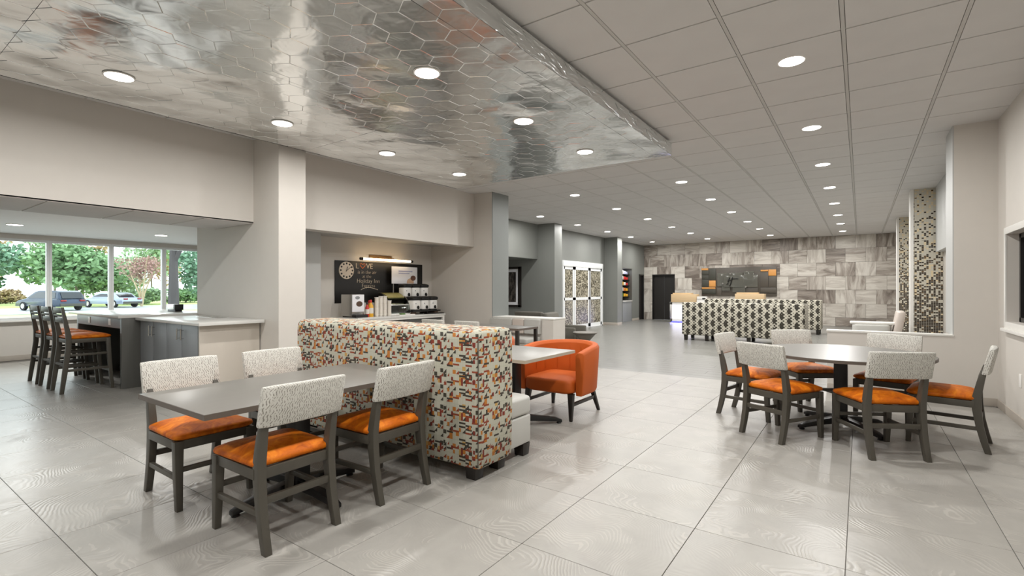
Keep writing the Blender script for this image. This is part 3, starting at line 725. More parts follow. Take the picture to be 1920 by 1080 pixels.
tub_chair(-3.90, 4.88, 'orange upholstered tub chair mostly hidden behind the banquette')

# ---------------------------------------------------------------- bench on the left half wall
t = thing('wall_bench', 'pale upholstered bench along the left half wall', 'bench', (-5.45, 7.7, 0))
part(t, 'seat_base', B(-.68, .50, -.26, .27, .0, .38), 'panel_beige', .004)
part(t, 'seat', MB().pad(1.18, .52, .38, .48, .04, .02, .008, cx=-.09), 'light_vinyl', angle=60)
for k, (a, b_, m_) in enumerate(((-.68, -.14, 'light_vinyl'), (-.13, .14, 'pink_vinyl'), (.15, .50, 'light_vinyl'))):
    part(t, 'back_panel', B(a, b_, .20, .285, .52, .80), m_, .02, 'pinkish back panel' if k == 1 else None, 3)

# ---------------------------------------------------------------- bar alcove
t = thing('bar_table', 'tall bar table with a white top and dark grey sides by the windows', 'table', (-9.4, 3.0, 0))
part(t, 'countertop', B(-1.20, 1.10, -.59, .62, .978, 1.016), 'quartz', .004)
part(t, 'side_panel', B(1.03, 1.09, -.55, .58, 0, .978), 'cab_dark', .002, 'dark wood grain end panel')
part(t, 'side_panel', B(-.90, -.84, -.55, .58, 0, .978), 'cab_dark', .002)
ap = part(t, 'apron', B(-.84, 1.03, -.55, -.51, .832, .978), 'cab_grey', .002)
for x in (-.28, .62):
    p_ = part(ap, 'outlet', B(x - .045, x + .045, -.556, -.55, .865, .955), 'white_plastic', .003)
part(t, 'back_panel', B(-.84, 1.03, .02, .06, 0, .978), 'black_wood', .002, 'dark inner panel')
part(t, 'base_rail', B(-.84, 1.03, -.02, .02, .0, .10), 'black_wood')
t = thing('cabinet_island', 'low cabinet with a white top, grey doors and a pale end panel', 'cabinet', (-7.36, 3.0, 0))
part(t, 'countertop', B(-.935, 1.05, -.40, .378, .945, .985), 'quartz', .004)
part(t, 'body', B(-.93, .90, -.32, .375, .07, .945), 'cab_grey', .002)
part(t, 'toe_kick', B(-.92, .89, -.28, .37, 0, .07), 'black_plastic')
part(t, 'side_panel', B(.90, .925, -.345, .376, 0, .945), 'panel_beige', .002, 'pale beige end panel')
part(t, 'side_panel', B(.880, .90, -.345, -.32, 0, .945), 'cab_dark')
xd = [-.925, -.475, -.03, .425, .875]
for k in range(4):
    d = part(t, 'door', B(xd[k] + .004, xd[k + 1] - .004, -.342, -.322, .09, .935), 'cab_grey', .002)
    hx = xd[k + 1] - .055 if k % 2 == 0 else xd[k] + .055
    part(d, 'handle', MB().tube([(hx, -.375, .745), (hx, -.375, .885)], .007, 8).tube([(hx, -.342, .765), (hx, -.375, .765)], .005, 6).tube([(hx, -.342, .865), (hx, -.375, .865)], .005, 6), 'steel')
part(t, 'cutout_ring', B(-.42, .22, .16, .30, .984, .988), 'steel', .002, 'slim steel inset in the top')
t = thing('napkin_dispenser', 'dark metal napkin dispenser at the right end of the bar table', 'dispenser', (-9.12, 3.40, 1.016))
part(t, 'body', B(-.17, .10, -.06, .06, .03, .115), 'steel', .008)
part(t, 'face_plate', B(.10, .16, -.062, .062, .025, .118), 'black_plastic', .006)
part(t, 'foot', B(-.15, .14, -.05, .05, 0, .03), 'black_plastic', .003)

def make_stool():
    t = thing('bar_stool', 'x', 'stool')
    for s in (-1, 1):
        part(t, 'leg', MB().leg([(s * .215, -.275, 0, .036, .044), (s * .215, -.245, .25, .040, .052), (s * .212, -.205, .60, .040, .058), (s * .212, -.205, .76, .040, .056), (s * .212, -.235, .95, .036, .042), (s * .212, -.268, 1.14, .030, .030)]), 'dark_wood', .004, 'rear leg that runs on up to the backrest')
        part(t, 'leg', MB().leg([(s * .218, .262, 0, .034, .038), (s * .212, .235, .35, .040, .044), (s * .208, .215, .71, .044, .048)]), 'dark_wood', .004)
        part(t, 'stretcher', MB().bar((s * .214, -.235, .30), (s * .214, .235, .30), .022, .034), 'dark_wood', .003)
        part(t, 'stretcher', MB().bar((s * .213, -.215, .50), (s * .210, .225, .50), .020, .030), 'dark_wood', .003)
    part(t, 'stretcher', B(-.21, .21, .225, .255, .24, .275), 'dark_wood', .003)
    part(t, 'stretcher', B(-.20, .20, -.25, -.225, .36, .39), 'dark_wood', .003)
    part(t, 'seat_frame', MB().box(-.19, .19, .195, .225, .66, .712).box(-.19, .19, -.22, -.19, .66, .712).box(-.222, -.195, -.19, .2, .66, .712).box(.195, .222, -.19, .2, .66, .712), 'dark_wood', .003)
    part(t, 'seat', MB().pad(.46, .47, .712, .785, .045, .022, .03, cy=.02, front=1.04), 'seat_orange', angle=60)
    for (za, zb, y) in ((1.06, 1.135, -.258), (1.015, 1.045, -.248), (.935, 1.0, -.238)):
        part(t, 'back_slat', MB().loft([[(x, y - .012 - .018 * (1 - (x / .2) ** 2), za), (x, y + .012 - .018 * (1 - (x / .2) ** 2), za), (x, y + .008 - .018 * (1 - (x / .2) ** 2), zb), (x, y - .016 - .018 * (1 - (x / .2) ** 2), zb)] for x in (-.2, -.12, -.04, .04, .12, .2)]), 'dark_wood', .003)
    return t
s0 = make_stool(); s0.location = (-8.76, 2.15, 0); s0['label'] = 'orange seated bar stool nearest the cabinet island'; s0['group'] = 'bar stools at the bar table'
copy_tree(s0, None, (-9.38, 2.15, 0), label='orange seated bar stool in the middle of the three at the bar table', group='bar stools at the bar table')
copy_tree(s0, None, (-9.98, 2.15, 0), label='orange seated bar stool farthest left at the bar table', group='bar stools at the bar table')

# ---------------------------------------------------------------- coffee alcove
def text(p, name, body, size, mat, loc, sx=1.0, off=0.0, shear=0.0, ext=.002, rot=(90, 0, 90), align='CENTER'):
    cu = bpy.data.curves.new('lettering', 'FONT'); cu.body = body; cu.size = size; cu.shear = shear; cu.offset = off; cu.extrude = ext
    cu.align_x = align; cu.align_y = 'CENTER'; cu.resolution_u = 3
    tmp = bpy.data.objects.new('lettering', cu); COL.objects.link(tmp)
    bpy.context.view_layer.update()
    me = bpy.data.meshes.new_from_object(tmp.evaluated_get(bpy.context.evaluated_depsgraph_get())); bpy.data.objects.remove(tmp)
    for v in me.vertices: v.co.x *= sx
    me.materials.clear(); me.materials.append(M[mat])
    o = link(name, me, p, loc); o.rotation_euler = tuple(R(a) for a in rot); return o
t = thing('coffee_counter', 'white topped coffee counter with a grey front under the chalkboard', 'counter', (-7.48, 6.52, 0))
part(t, 'countertop', B(-.38, .40, -1.10, 1.10, .84, .875), 'quartz', .003)
part(t, 'side_panel', B(-.38, .39, -1.09, -1.04, 0, .84), 'paint_white', .002)
part(t, 'side_panel', B(-.38, .39, 1.03, 1.08, 0, .84), 'paint_white', .002)
part(t, 'front_rail', B(.37, .39, -1.04, 1.03, .80, .84), 'paint_white')
for k in range(4): part(t, 'door', B(.33, .35, -1.03 + k * .515, -.525 + k * .515, .06, .80), 'cab_dark', .002)
part(t, 'toe_kick', B(-.36, .30, -1.04, 1.03, 0, .06), 'black_plastic')
t = thing('chalkboard', 'black chalkboard with handwriting above the coffee counter', 'board', (-7.857, 6.60, 1.12))
part(t, 'panel', B(0, .015, -1.10, 1.10, 0, .79), 'chalk_board', .002)
cx_ = .016
text(t, 'lettering', 'L', .15, 'chalk_white', (cx_, -.615, .70), 1.1, -.002)
text(t, 'lettering', 'VE', .15, 'chalk_white', (cx_, -.325, .70), 1.0, -.002)
ht = [(0, -.045), (-.055, .01), (-.06, .04), (-.035, .055), (0, .03), (.035, .055), (.06, .04), (.055, .01), (0, -.045)]
part(t, 'heart', MB().tube([(cx_ + .002, -.49 + a, .70 + b_) for a, b_ in ht], .006, 6), 'chalk_orange', label='orange chalk heart standing for the O of LOVE')
text(t, 'lettering', 'is in the air', .095, 'chalk_white', (cx_, -.385, .585), 1.05, -.002, .1)
text(t, 'lettering', 'at the', .088, 'chalk_white', (cx_, -.39, .505), 1.05, -.002, .1)
text(t, 'lettering', 'Holiday Inn', .118, 'chalk_white', (cx_, -.35, .415), 1.02, -.003, .05)
text(t, 'lettering', 'Express', .105, 'chalk_white', (cx_, -.35, .325), .98, -.003, .05)
part(t, 'underline', MB().tube([(cx_, -.53 + .41 * k / 8, .245 + .045 * math.sin(math.pi * (k / 8) ** .8)) for k in range(9)], .004, 5), 'chalk_white')
t = thing('wall_clock', 'round cream wall clock with black dots for hours', 'clock', (-7.845, 5.74, 1.73))
part(t, 'face', MB().lathe([(.0, .0), (.160, .0), (.165, .008), (.160, .018), (.001, .018)][1:], 40, 0, 0, 'x'), 'clock_face')
for k in range(12):
    a = R(30 * k); part(t, 'hour_dot', MB().lathe([(.018, .018), (.017, .022), (.004, .022)], 12, .128 * math.sin(a), .128 * math.cos(a), 'x'), 'black_plastic')
part(t, 'hand', MB().bar((.024, -.01, -.02), (.024, .02, .07), .008, .004), 'black_plastic', label='short hour hand')
part(t, 'hand', MB().bar((.027, -.02, -.015), (.027, .085, .06), .006, .004), 'black_plastic', label='long minute hand')
t = thing('picture_light', 'brass picture lamp with a warm glowing tube over the chalkboard', 'lamp', (-7.86, 6.55, 2.0))
part(t, 'wall_plate', B(0, .03, -.28, .28, -.03, .05), 'brass', .004)
for y in (-.2, .2): part(t, 'arm', MB().tube([(.03, y, 0), (.16, y, .0), (.22, y, -.035)], .007, 8), 'brass')
part(t, 'tube', MB().tube([(.23, -.60, -.05), (.23, .60, -.05)], .022, 12), 'tube_warm')
for y in (-.63, .63): part(t, 'end_cap', MB().tube([(.23, y - .03, -.05), (.23, y + .03, -.05)], .026, 12), 'black_metal')
# things on the counter
CT = .875
t = thing('poster_stand', 'white poster on a slim stand behind the coffee urns', 'sign', (-7.755, 6.80, CT))
part(t, 'pole', MB().tube([(0, 0, .01), (0, 0, .62)], .011, 8), 'steel')
part(t, 'base', MB().lathe([(.055, 0), (.055, .01), (.012, .018)], 20), 'black_metal')
ps = part(t, 'poster', B(.015, .025, -.06, .64, .615, .965), 'paper_white', .001)
part(ps, 'printed_line', B(.025, .0262, .12, .50, .86, .885), 'snack_lilac')
part(ps, 'printed_line', B(.025, .0262, .12, .42, .82, .84), 'snack_lilac')
part(ps, 'photo_print', MB().add([(.0265, .44 + .10 * math.cos(a), .64 + .09 * max(math.sin(a), -.2)) for a in [2 * math.pi * k / 16 for k in range(16)]], [tuple(range(16))]), 'photo_skin', label='printed photograph of a person with brown hair')
part(ps, 'photo_print', MB().add([(.0275, .52 + .075 * math.cos(a), .735 + .055 * math.sin(a)) for a in [2 * math.pi * k / 16 for k in range(16)]], [tuple(range(16))]), 'photo_hair')
t = thing('drink_dispenser', 'grey and white hot drinks dispenser at the left end of the counter', 'dispenser', (-7.42, 5.60, CT))
part(t, 'housing', B(-.20, .10, -.13, .13, .02, .41), 'steel', .008)
fp = part(t, 'front_panel', B(.10, .12, -.125, .125, .10, .405), 'paper_white', .003)
part(fp, 'picture_spot', MB().add([(.1212, .02 + .07 * math.cos(a), .24 + .05 * math.sin(a)) for a in [2 * math.pi * k / 12 for k in range(12)]], [tuple(range(12))]), 'urn_brown')
part(fp, 'picture_spot', MB().add([(.1212, -.02 + .05 * math.cos(a), .35 + .03 * math.sin(a)) for a in [2 * math.pi * k / 12 for k in range(12)]], [tuple(range(12))]), 'cab_grey')
part(t, 'drip_tray', B(.10, .22, -.13, .13, 0, .05), 'black_plastic', .004)
part(t, 'foot', B(-.18, .09, -.11, .11, 0, .02), 'black_plastic')
def bottle(x, y, h, r, mat, cap, label):
    t = thing('syrup_bottle', label, 'bottle', (x, y, CT), 0, 'syrup bottles on the coffee counter')
    part(t, 'body', MB().lathe([(r * .9, 0), (r, .01), (r, h * .62), (r * .45, h * .78), (r * .4, h * .84)], 16), mat)
    part(t, 'cap', MB().lathe([(r * .48, h * .83), (r * .5, h * .92), (r * .3, h)], 14), cap)
    part(t, 'label_band', MB().lathe([(r * 1.01, h * .2), (r * 1.02, h * .22), (r * 1.02, h * .5), (r * 1.01, h * .52)], 16), 'snack_white')
bottle(-7.30, 5.79, .27, .034, 'snack_red', 'black_plastic', 'small red bottle beside the drinks dispenser')
bottle(-7.30, 5.87, .31, .048, 'snack_yellow', 'snack_red', 'yellow bottle with a red cap on the coffee counter')
bottle(-7.42, 5.93, .30, .040, 'snack_orange', 'snack_red', 'orange bottle behind the yellow one on the coffee counter')
def cups(x, y, h, label):
    t = thing('cup_stack', label, 'cups', (x, y, CT), 0, 'stacks of paper cups')
    prof = [(.030, 0)]; n = int(h / .022)
    for k in range(n): prof += [(.036, .02 + k * .022), (.039, .024 + k * .022), (.039, .032 + k * .022), (.036, .036 + k * .022)]
    prof += [(.042, h - .01), (.042, h), (.036, h)]
    part(t, 'cups', MB().lathe(prof, 18), 'snack_white')
    part(t, 'rim', MB().lathe([(.041, h - .006), (.045, h - .003), (.045, h + .003), (.040, h + .004)], 18), 'white_plastic')
for y, h_, o_ in ((5.99, .35, 'first from the left'), (6.085, .37, 'second from the left'), (6.18, .37, 'third from the left')): cups(-7.28, y, h_, 'tall stack of white paper cups, ' + o_)
cups(-7.28, 6.285, .285, 'short stack of white paper cups on the right of the tall ones')
t = thing('display_case', 'arched pastry display case with a glass front', 'case', (-7.52, 6.60, CT))
part(t, 'base', B(-.16, .20, -.24, .26, 0, .03), 'white_plastic', .004)
part(t, 'shelf', B(-.15, .17, -.23, .25, .19, .20), 'white_plastic', .002)
arc = [(-.16 + .36 * math.sin(R(a)), .03 + .40 * math.cos(R(a))) for a in range(0, 91, 10)]
part(t, 'hood', MB().loft([[(x, -.24, z), (x, .26, z), (x - .006, .26, z - .006), (x - .006, -.24, z - .006)] for x, z in arc]), 'glass')
for y in (-.24, .26): part(t, 'rib', MB().tube([(x, y, z) for x, z in arc], .008, 6), 'steel')
part(t, 'back', B(-.17, -.16, -.24, .26, 0, .43), 'black_plastic')
part(t, 'lid_trim', MB().loft([[(x + .002, -.20, z + .002), (x + .002, .22, z + .002), (x, .22, z - .002), (x, -.20, z - .002)] for x, z in arc[:5]]), 'fruit_amber', label='yellow green top strip')
for k in range(4): part(t, 'pastry', MB().pad(.08, .08, .20, .245, .035, .012, .01, cx=.05, cy=-.16 + k * .11), 'fruit_amber')
t = thing('card_holder', 'small white card tray in front of the display case', 'tray', (-7.19, 6.62, CT)); part(t, 'tray', B(-.05, .05, -.20, .20, 0, .015), 'white_plastic', .003); part(t, 'cards', B(-.03, .03, -.14, -.04, .015, .04), 'snack_green', .002)
def urn(x, y, z, label, hidden=False):
    t = thing('coffee_urn', label, 'urn', (x, y, z), 0, 'coffee urns on the stepped rack')
    b = part(t, 'body', MB().pad(.20, .215, .02, .205, .06, .012), 'white_plastic', angle=50)
    part(t, 'lid', MB().pad(.215, .232, .205, .285, .05, .02, .012), 'black_felt', angle=50)
    part(t, 'base', MB().pad(.19, .20, 0, .02, .05, .006), 'black_plastic')
    part(b, 'roundel', MB().lathe([(.034, .099), (.034, .104), (.004, .104)], 16, .01, .065, 'x'), 'black_plastic', label='black round mark')
    part(b, 'printed_spot', MB().lathe([(.012, .099), (.012, .103), (.002, .103)], 10, -.05, .14, 'x'), 'cab_grey')
    part(t, 'spout', MB().bar((.10, 0, .06), (.135, 0, .045), .03, .03), 'black_plastic', .004)
rk = thing('urn_rack', 'stepped dark rack that carries the coffee urns', 'rack', (-7.38, 7.20, CT))
part(rk, 'lower_shelf', B(-.08, .16, -.36, .42, .045, .075), 'black_plastic', .004)
part(rk, 'upper_shelf', B(-.30, -.085, -.40, .34, .30, .33), 'black_plastic', .004)
part(rk, 'support', MB().box(-.28, -.10, -.36, -.30, 0, .30).box(-.28, -.10, .24, .30, 0, .30), 'urn_brown', .003)
part(rk, 'support', MB().box(-.06, .12, -.34, -.24, 0, .045).box(-.06, .14, .26, .36, 0, .045), 'urn_brown', .003)
for k, y in enumerate((6.965, 7.205, 7.445)):
    urn(-7.32, y, CT + .075, '%s white coffee urn of the front row' % ['left', 'middle', 'right'][k])
    urn(-7.565, y - .02, CT + .33, '%s white coffee urn of the raised back row' % ['left', 'middle', 'right'][k])
t = thing('drip_mat', 'dark drip mat along the counter edge before the urns', 'mat', (-7.15, 7.36, CT)); part(t, 'mat', B(-.04, .05, -.26, .24, 0, .02), 'black_plastic', .003); part(t, 'handle', B(.04, .06, -.04, .04, 0, .025), 'black_plastic', .003)

# ---------------------------------------------------------------- lounge
t = thing('framed_picture', 'dark framed print with a white mat on the alcove end wall', 'picture', (-9.0, 12.84, .81))
part(t, 'frame', MB().box(-.39, .30, -.04, 0, 0, .07).box(-.39, .30, -.04, 0, 1.20, 1.27).box(-.39, -.28, -.04, 0, 0, 1.27).box(.19, .30, -.04, 0, 0, 1.27), 'black_wood', .004)
part(t, 'mat_board', B(-.28, .19, -.02, -.005, .07, 1.20), 'paper_white')
part(t, 'print', B(-.20, .10, -.024, -.018, .16, 1.11), 'art_print')
def lounge_chair(x, y, rz, label):
    t = thing('lounge_chair', label, 'chair', (x, y, 0), R(rz), 'charcoal lounge chairs')
    part(t, 'seat', MB().pad(.72, .68, .26, .44, .06, .035, .02), 'charcoal_fabric', angle=60)
    m_ = MB().pad(.78, .13, 0, .50, .05, .03, .01)
    m_.v = [(a, b_ - .33 - .22 * (c - .1), c + .36) for a, b_, c in m_.v]
    part(t, 'backrest', m_, 'charcoal_fabric', angle=60)
    for sx in (-1, 1):
        part(t, 'armrest', MB().pad(.08, .60, .24, .56, .03, .02, cx=sx * .39), 'charcoal_fabric', angle=60)
        for sy in (-1, 1): part(t, 'leg', MB().leg([(sx * .34, sy * .30, 0, .03, .03), (sx * .32, sy * .26, .27, .05, .05)]), 'black_wood')
lounge_chair(-6.32, 10.05, 0, 'charcoal lounge chair whose back rises over the left half wall')
lounge_chair(-5.28, 9.62, -80, 'charcoal lounge chair at the end of the left half wall beside the side table')
t = thing('side_table', 'small grey drum side table with a flared top', 'table', (-4.60, 9.10, 0))
part(t, 'pedestal', MB().lathe([(.17, 0), (.165, .05), (.10, .22), (.11, .34), (.22, .465)], 32), 'side_table_grey')
part(t, 'top', MB().lathe([(.20, .465), (.245, .475), (.25, .49), (.245, .50), (.01, .50)], 36), 'side_table_grey', angle=30)
def sofa(x, y, w, h_, label):
    t = thing('high_back_sofa', label, 'sofa', (x, y, 0), 0, 'black and white patterned sofas')
    part(t, 'backrest', MB().pad(w, .22, .145, h_, .05, .035, 0, cy=.11), 'ikat_cloth', angle=60)
    for sx in (-1, 1): part(t, 'side_wing', MB().pad(.14, .72, .145, h_ - .01, .04, .03, 0, cx=sx * (w / 2 - .07), cy=.50), 'ikat_cloth', angle=60)
    part(t, 'seat_base', MB().pad(w - .30, .62, .145, .32, .03, .02, 0, cy=.50), 'light_vinyl', angle=60)
    n = 3; ww_ = (w - .30) / n
    for k in range(n): part(t, 'seat_cushion', MB().pad(ww_ - .01, .60, .322, .47, .05, .03, .015, cx=-(w - .30) / 2 + ww_ * (k + .5), cy=.51), 'light_vinyl', angle=60)
    for sx in (-1, -.60, .15, 1):
        for yy2 in (.10, .76): part(t, 'leg', MB().leg([(sx * (w / 2 - .09), yy2, 0, .075, .075), (sx * (w / 2 - .09), yy2, .147, .09, .09)]), 'black_wood', .002)
sofa(-2.52, 13.62, 2.90, 1.02, 'black and white patterned high back sofa, the nearer of the two')
sofa(-2.64, 17.42, 3.36, 1.05, 'black and white patterned high back sofa, farther from the camera')
# reception pods
def pod(x, w, zt, label):
    t = thing('reception_pod', label, 'desk', (x, 20.5, 0), 0, 'reception desk pods')
    part(t, 'base', MB().box(-w / 2, -w / 2 + .10, 0, .55, .06, .84).box(w / 2 - .10, w / 2, 0, .55, .06, .84).box(-w / 2, w / 2, 0, .55, .74, .84).box(-w / 2, w / 2, 0, .55, .06, .16).box(-w / 2, w / 2, .3, .55, .1, .8), 'white_plastic', .003)
    part(t, 'light_panel', B(-w / 2 + .10, w / 2 - .10, .09, .12, .16, .74), 'desk_glow', label='glowing white panel')
    part(t, 'plinth', B(-w / 2 + .04, w / 2 - .04, .04, .5, 0, .06), 'black_plastic')
    part(t, 'counter_box', MB().box(-w / 2 + .06, w / 2 + .02, -.03, .45, .84, zt), 'oak', .004)
    part(t, 'ledge', B(-w / 2 + .10, w / 2 - .2, .06, .36, zt, zt + .05), 'oak', .003)
    part(t, 'light_strip', B(-w / 2 + .06, w / 2 - .06, .035, .04, .02, .045), 'blue_strip', label='blue violet light strip at the floor')
    L = bpy.data.lights.new('strip_lamp', 'AREA'); L.shape = 'RECTANGLE'; L.size = w; L.size_y = .05; L.energy = 5; L.color = (.35, .32, 1)
    lo = bpy.data.objects.new('lamp', L); COL.objects.link(lo); lo.parent = t; lo.location = (0, .02, .05); lo.rotation_euler = Vector((0, -1, -.5)).to_track_quat('-Z', 'Z').to_euler()
pod(-5.93, 1.05, 1.17, 'white reception pod with an oak counter box, left of the two')
pod(-3.48, 1.05, 1.20, 'white reception pod with an oak counter box, in front of the lobby sign')
t = thing('card_reader', 'small white terminal with a dark keypad on the reception counter', 'terminal', (-5.17, 20.4, 0))
part(t, 'stand', B(-.18, .20, 0, .3, 0, .96), 'white_plastic', .01); part(t, 'housing', B(-.17, .19, -.02, .2, .96, 1.08), 'white_plastic', .01); part(t, 'keypad', B(.04, .17, -.03, -.02, .97, 1.03), 'black_plastic')
# lobby sign
t = thing('lobby_sign', 'wide dark panelled sign with orange squares and a script letter on glass', 'sign', (-4.115, 21.96, 1.10))
def sp(name, x0, x1, z0, z1, dep, m_, lab=None): return part(t, name, B(x0 + 4.115, x1 + 4.115, -dep, .0, z0 - 1.10, z1 - 1.10), m_, .004, lab)
sp('backboard', -5.54, -2.69, 1.10, 2.27, .04, 'sign_dark')
for q in ((-5.52, -5.25, 1.98, 2.17), (-5.52, -5.25, 1.80, 1.96), (-5.23, -4.97, 1.76, 2.22), (-5.52, -5.25, 1.48, 1.78), (-5.52, -4.97, 1.18, 1.38), (-3.26, -2.99, 1.46, 2.06), (-2.97, -2.71, 1.46, 1.89), (-3.26, -2.71, 1.23, 1.44), (-3.84, -3.36, 1.20, 1.44), (-4.93, -4.74, 1.10, 1.44)):
    sp('dark_panel', *q, .07, 'sign_darker' if q[0] < -5 else 'sign_dark')
for q in ((-5.54, -5.27, 2.18, 2.26), (-5.23, -4.97, 1.48, 1.74), (-5.52, -4.98, 1.39, 1.45), (-3.26, -2.99, 2.09, 2.15), (-2.98, -2.71, 1.91, 2.16)): sp('orange_panel', *q, .085, 'sign_orange', 'orange panel')
for q, dp in (((-4.89, -3.92, 1.50, 2.05), .11), ((-3.87, -3.50, 1.60, 2.11), .10), ((-4.62, -3.36, 1.46, 1.96), .13), ((-4.72, -4.40, 1.32, 1.60), .10), ((-4.30, -3.82, 1.26, 1.50), .10)):
    part(t, 'glass_plate', B(q[0] + 4.115, q[1] + 4.115, -dp - .012, -dp, q[2] - 1.1, q[3] - 1.1), 'plate_glass', .002)
for x, z in ((-4.38, 2.01), (-4.67, 1.61), (-3.80, 1.47), (-3.48, 1.89)):
    part(t, 'stud', MB().lathe([(.035, -.15), (.035, -.03), (.004, -.03)][::-1], 14, x + 4.115, z - 1.1, 'y'), 'chrome')
def stroke(pts, r=.018): return MB().tube([(x + 4.115, -.16, z - 1.10) for x, z in pts], r, 6)
part(t, 'script_letter', stroke([(-4.52, 1.58), (-4.47, 1.60), (-4.44, 1.74), (-4.40, 1.86)], .022), 'black_metal', label='left stem of the script H')
part(t, 'script_letter', stroke([(-4.40, 1.50), (-4.36, 1.60), (-4.33, 1.74), (-4.29, 1.87)], .022), 'black_metal', label='right stem of the script H')
part(t, 'script_letter', stroke([(-4.50, 1.72), (-4.40, 1.74), (-4.30, 1.80), (-4.20, 1.815), (-4.08, 1.80)], .014), 'black_metal', label='sweeping bar of the script H')
# grab and go nook
t = thing('snack_nook', 'recessed snack shelves over a grey cabinet in the lounge wall', 'shelf', (XL, 19.98, 0))
part(t, 'housing', MB().box(-.55, -.50, -.53, .53, 0, 2.27).box(-.50, 0, -.53, -.50, 0, 2.27).box(-.50, 0, .50, .53, 0, 2.27).box(-.50, 0, -.5, .5, 2.24, 2.27), 'cab_dark')
part(t, 'countertop', B(-.50, .03, -.50, .50, .85, .89), 'quartz', .003)
part(t, 'cabinet', B(-.50, .0, -.50, .50, 0, .85), 'cab_grey', .003)
sz = [1.06, 1.30, 1.54, 1.78, 2.02]
for z in sz[:]: part(t, 'shelf', B(-.48, -.10, -.50, .50, z - .02, z), 'black_metal')
L = bpy.data.lights.new('nook_lamp', 'AREA'); L.size = .5; L.energy = 5; lo = bpy.data.objects.new('lamp', L); COL.objects.link(lo); lo.parent = t; lo.location = (-.12, 0, 2.23)
pal = [['snack_yellow', 'snack_green', 'snack_yellow', 'snack_yellow'], ['snack_orange', 'snack_white', 'snack_orange', 'snack_yellow'], ['snack_orange', 'snack_yellow', 'snack_white', 'snack_red'], ['snack_red', 'snack_white', 'snack_red', 'snack_red'], ['snack_lilac', 'snack_white', 'snack_lilac', 'snack_lilac']]
nm = {'snack_yellow': 'yellow', 'snack_green': 'green', 'snack_orange': 'orange', 'snack_white': 'white', 'snack_red': 'red', 'snack_lilac': 'lilac'}
po = ['leftmost', 'left of centre', 'right of centre', 'rightmost']; so = ['lowest', 'second', 'middle', 'fourth', 'top']
for a, z in enumerate(sz):
    for b_ in range(4):
        hgt = .11 + .05 * ((a * 3 + b_ * 2) % 3) / 2
        one('snack_packet', MB().pad(.10, .16, 0, hgt, .02, .01), pal[a][b_], '%s snack packet %s on the %s shelf of the snack nook' % (nm[pal[a][b_]], po[b_], so[a]), 'packet', (XL - .20, 19.98 - .36 + .24 * b_, z), 0, 'snack packets')
# pale lounge seat beyond the right half wall
t = thing('lounge_armchair', 'pale curved lounge armchair beyond the right half wall', 'chair', (.22, 12.0, 0))
part(t, 'seat', MB().pad(.60, .70, .25, .70, .10, .03, .0, cx=-.05), 'light_vinyl', angle=60)
part(t, 'table_arm', MB().pad(.74, .34, .70, .745, .08, .012, 0, cx=-.02, cy=-.12), 'paint_white', angle=50, label='white rounded armrest top')
m_ = MB().pad(.13, .74, 0, .72, .05, .03, 0, cx=.30); m_.v = [(a + .22 * max(c - .2, 0), b_, c + .24) for a, b_, c in m_.v]
part(t, 'backrest', m_, 'pink_vinyl', angle=60)
for sx in (-.28, .22):
    for sy in (-.28, .28): part(t, 'leg', MB().leg([(sx, sy, 0, .04, .04), (sx, sy, .25, .05, .05)]), 'black_wood')
one('wall_outlet', MB().pad(.007, .085, 0, .13, .003, .001), 'white_plastic', 'white outlet plate on the right wall below the window', 'outlet', (XR - .0035, 7.01, .39))

# ---------------------------------------------------------------- outdoors
GZ = -.42
struct('ground', B(-150, -13.7, -60, 110, GZ - .2, GZ), 'lawn', 'pale winter lawn outside')
def quad(name, pts, z, m_, lab): struct(name, MB().loft([[(x, y, z - .05) for x, y in pts], [(x, y, z) for x, y in pts]]), m_, lab)
quad('ground', [(-38, -60), (-20, -60), (-20, 110), (-38, 110)], GZ + .055, 'asphalt', 'wet asphalt of the near parking lane')
quad('ground', [(-62, -60), (-48, -60), (-48, 110), (-62, 110)], GZ + .055, 'asphalt', 'asphalt road where the cars stand')
quad('ground', [(-20, -60), (-13.7, -60), (-13.7, 110), (-20, 110)], GZ + .12, 'pavement', 'pale pavement along the building')
def leaves(c, rad, n, size, seed, flat=.8):
    rnd = random.Random(seed); m_ = MB()
    cl_ = [(rnd.uniform(-.65, .65), rnd.uniform(-.65, .65), rnd.uniform(-.6, .6), rnd.uniform(.28, .5)) for _ in range(26)]
    for k in range(n):
        a, b_, c_, r_ = cl_[k % 26]
        d = Vector((rnd.gauss(0, 1), rnd.gauss(0, 1), rnd.gauss(0, 1))).normalized() * r_ * rnd.uniform(.6, 1.0)
        p = Vector(((a + d.x) * rad[0] + c[0], (b_ + d.y) * rad[1] + c[1], (c_ + d.z) * rad[2] * flat + c[2]))
        u = Vector((rnd.gauss(0, 1), rnd.gauss(0, 1), rnd.gauss(0, .6))).normalized() * size * rnd.uniform(.6, 1.3); w = u.cross(Vector((rnd.gauss(0, 1), rnd.gauss(0, 1), rnd.gauss(0, 1)))).normalized() * size * .6
        m_.add([p - u, p - w, p + u, p + w], [(0, 1, 2, 3)])
    return m_
def raw(p, name, mb, m_, kind=None):
    me = bpy.data.meshes.new(name); me.from_pydata(mb.v, [], mb.f); me.materials.append(M[m_]); o = link(name, me, p)
    if kind: o['kind'] = kind
    return o
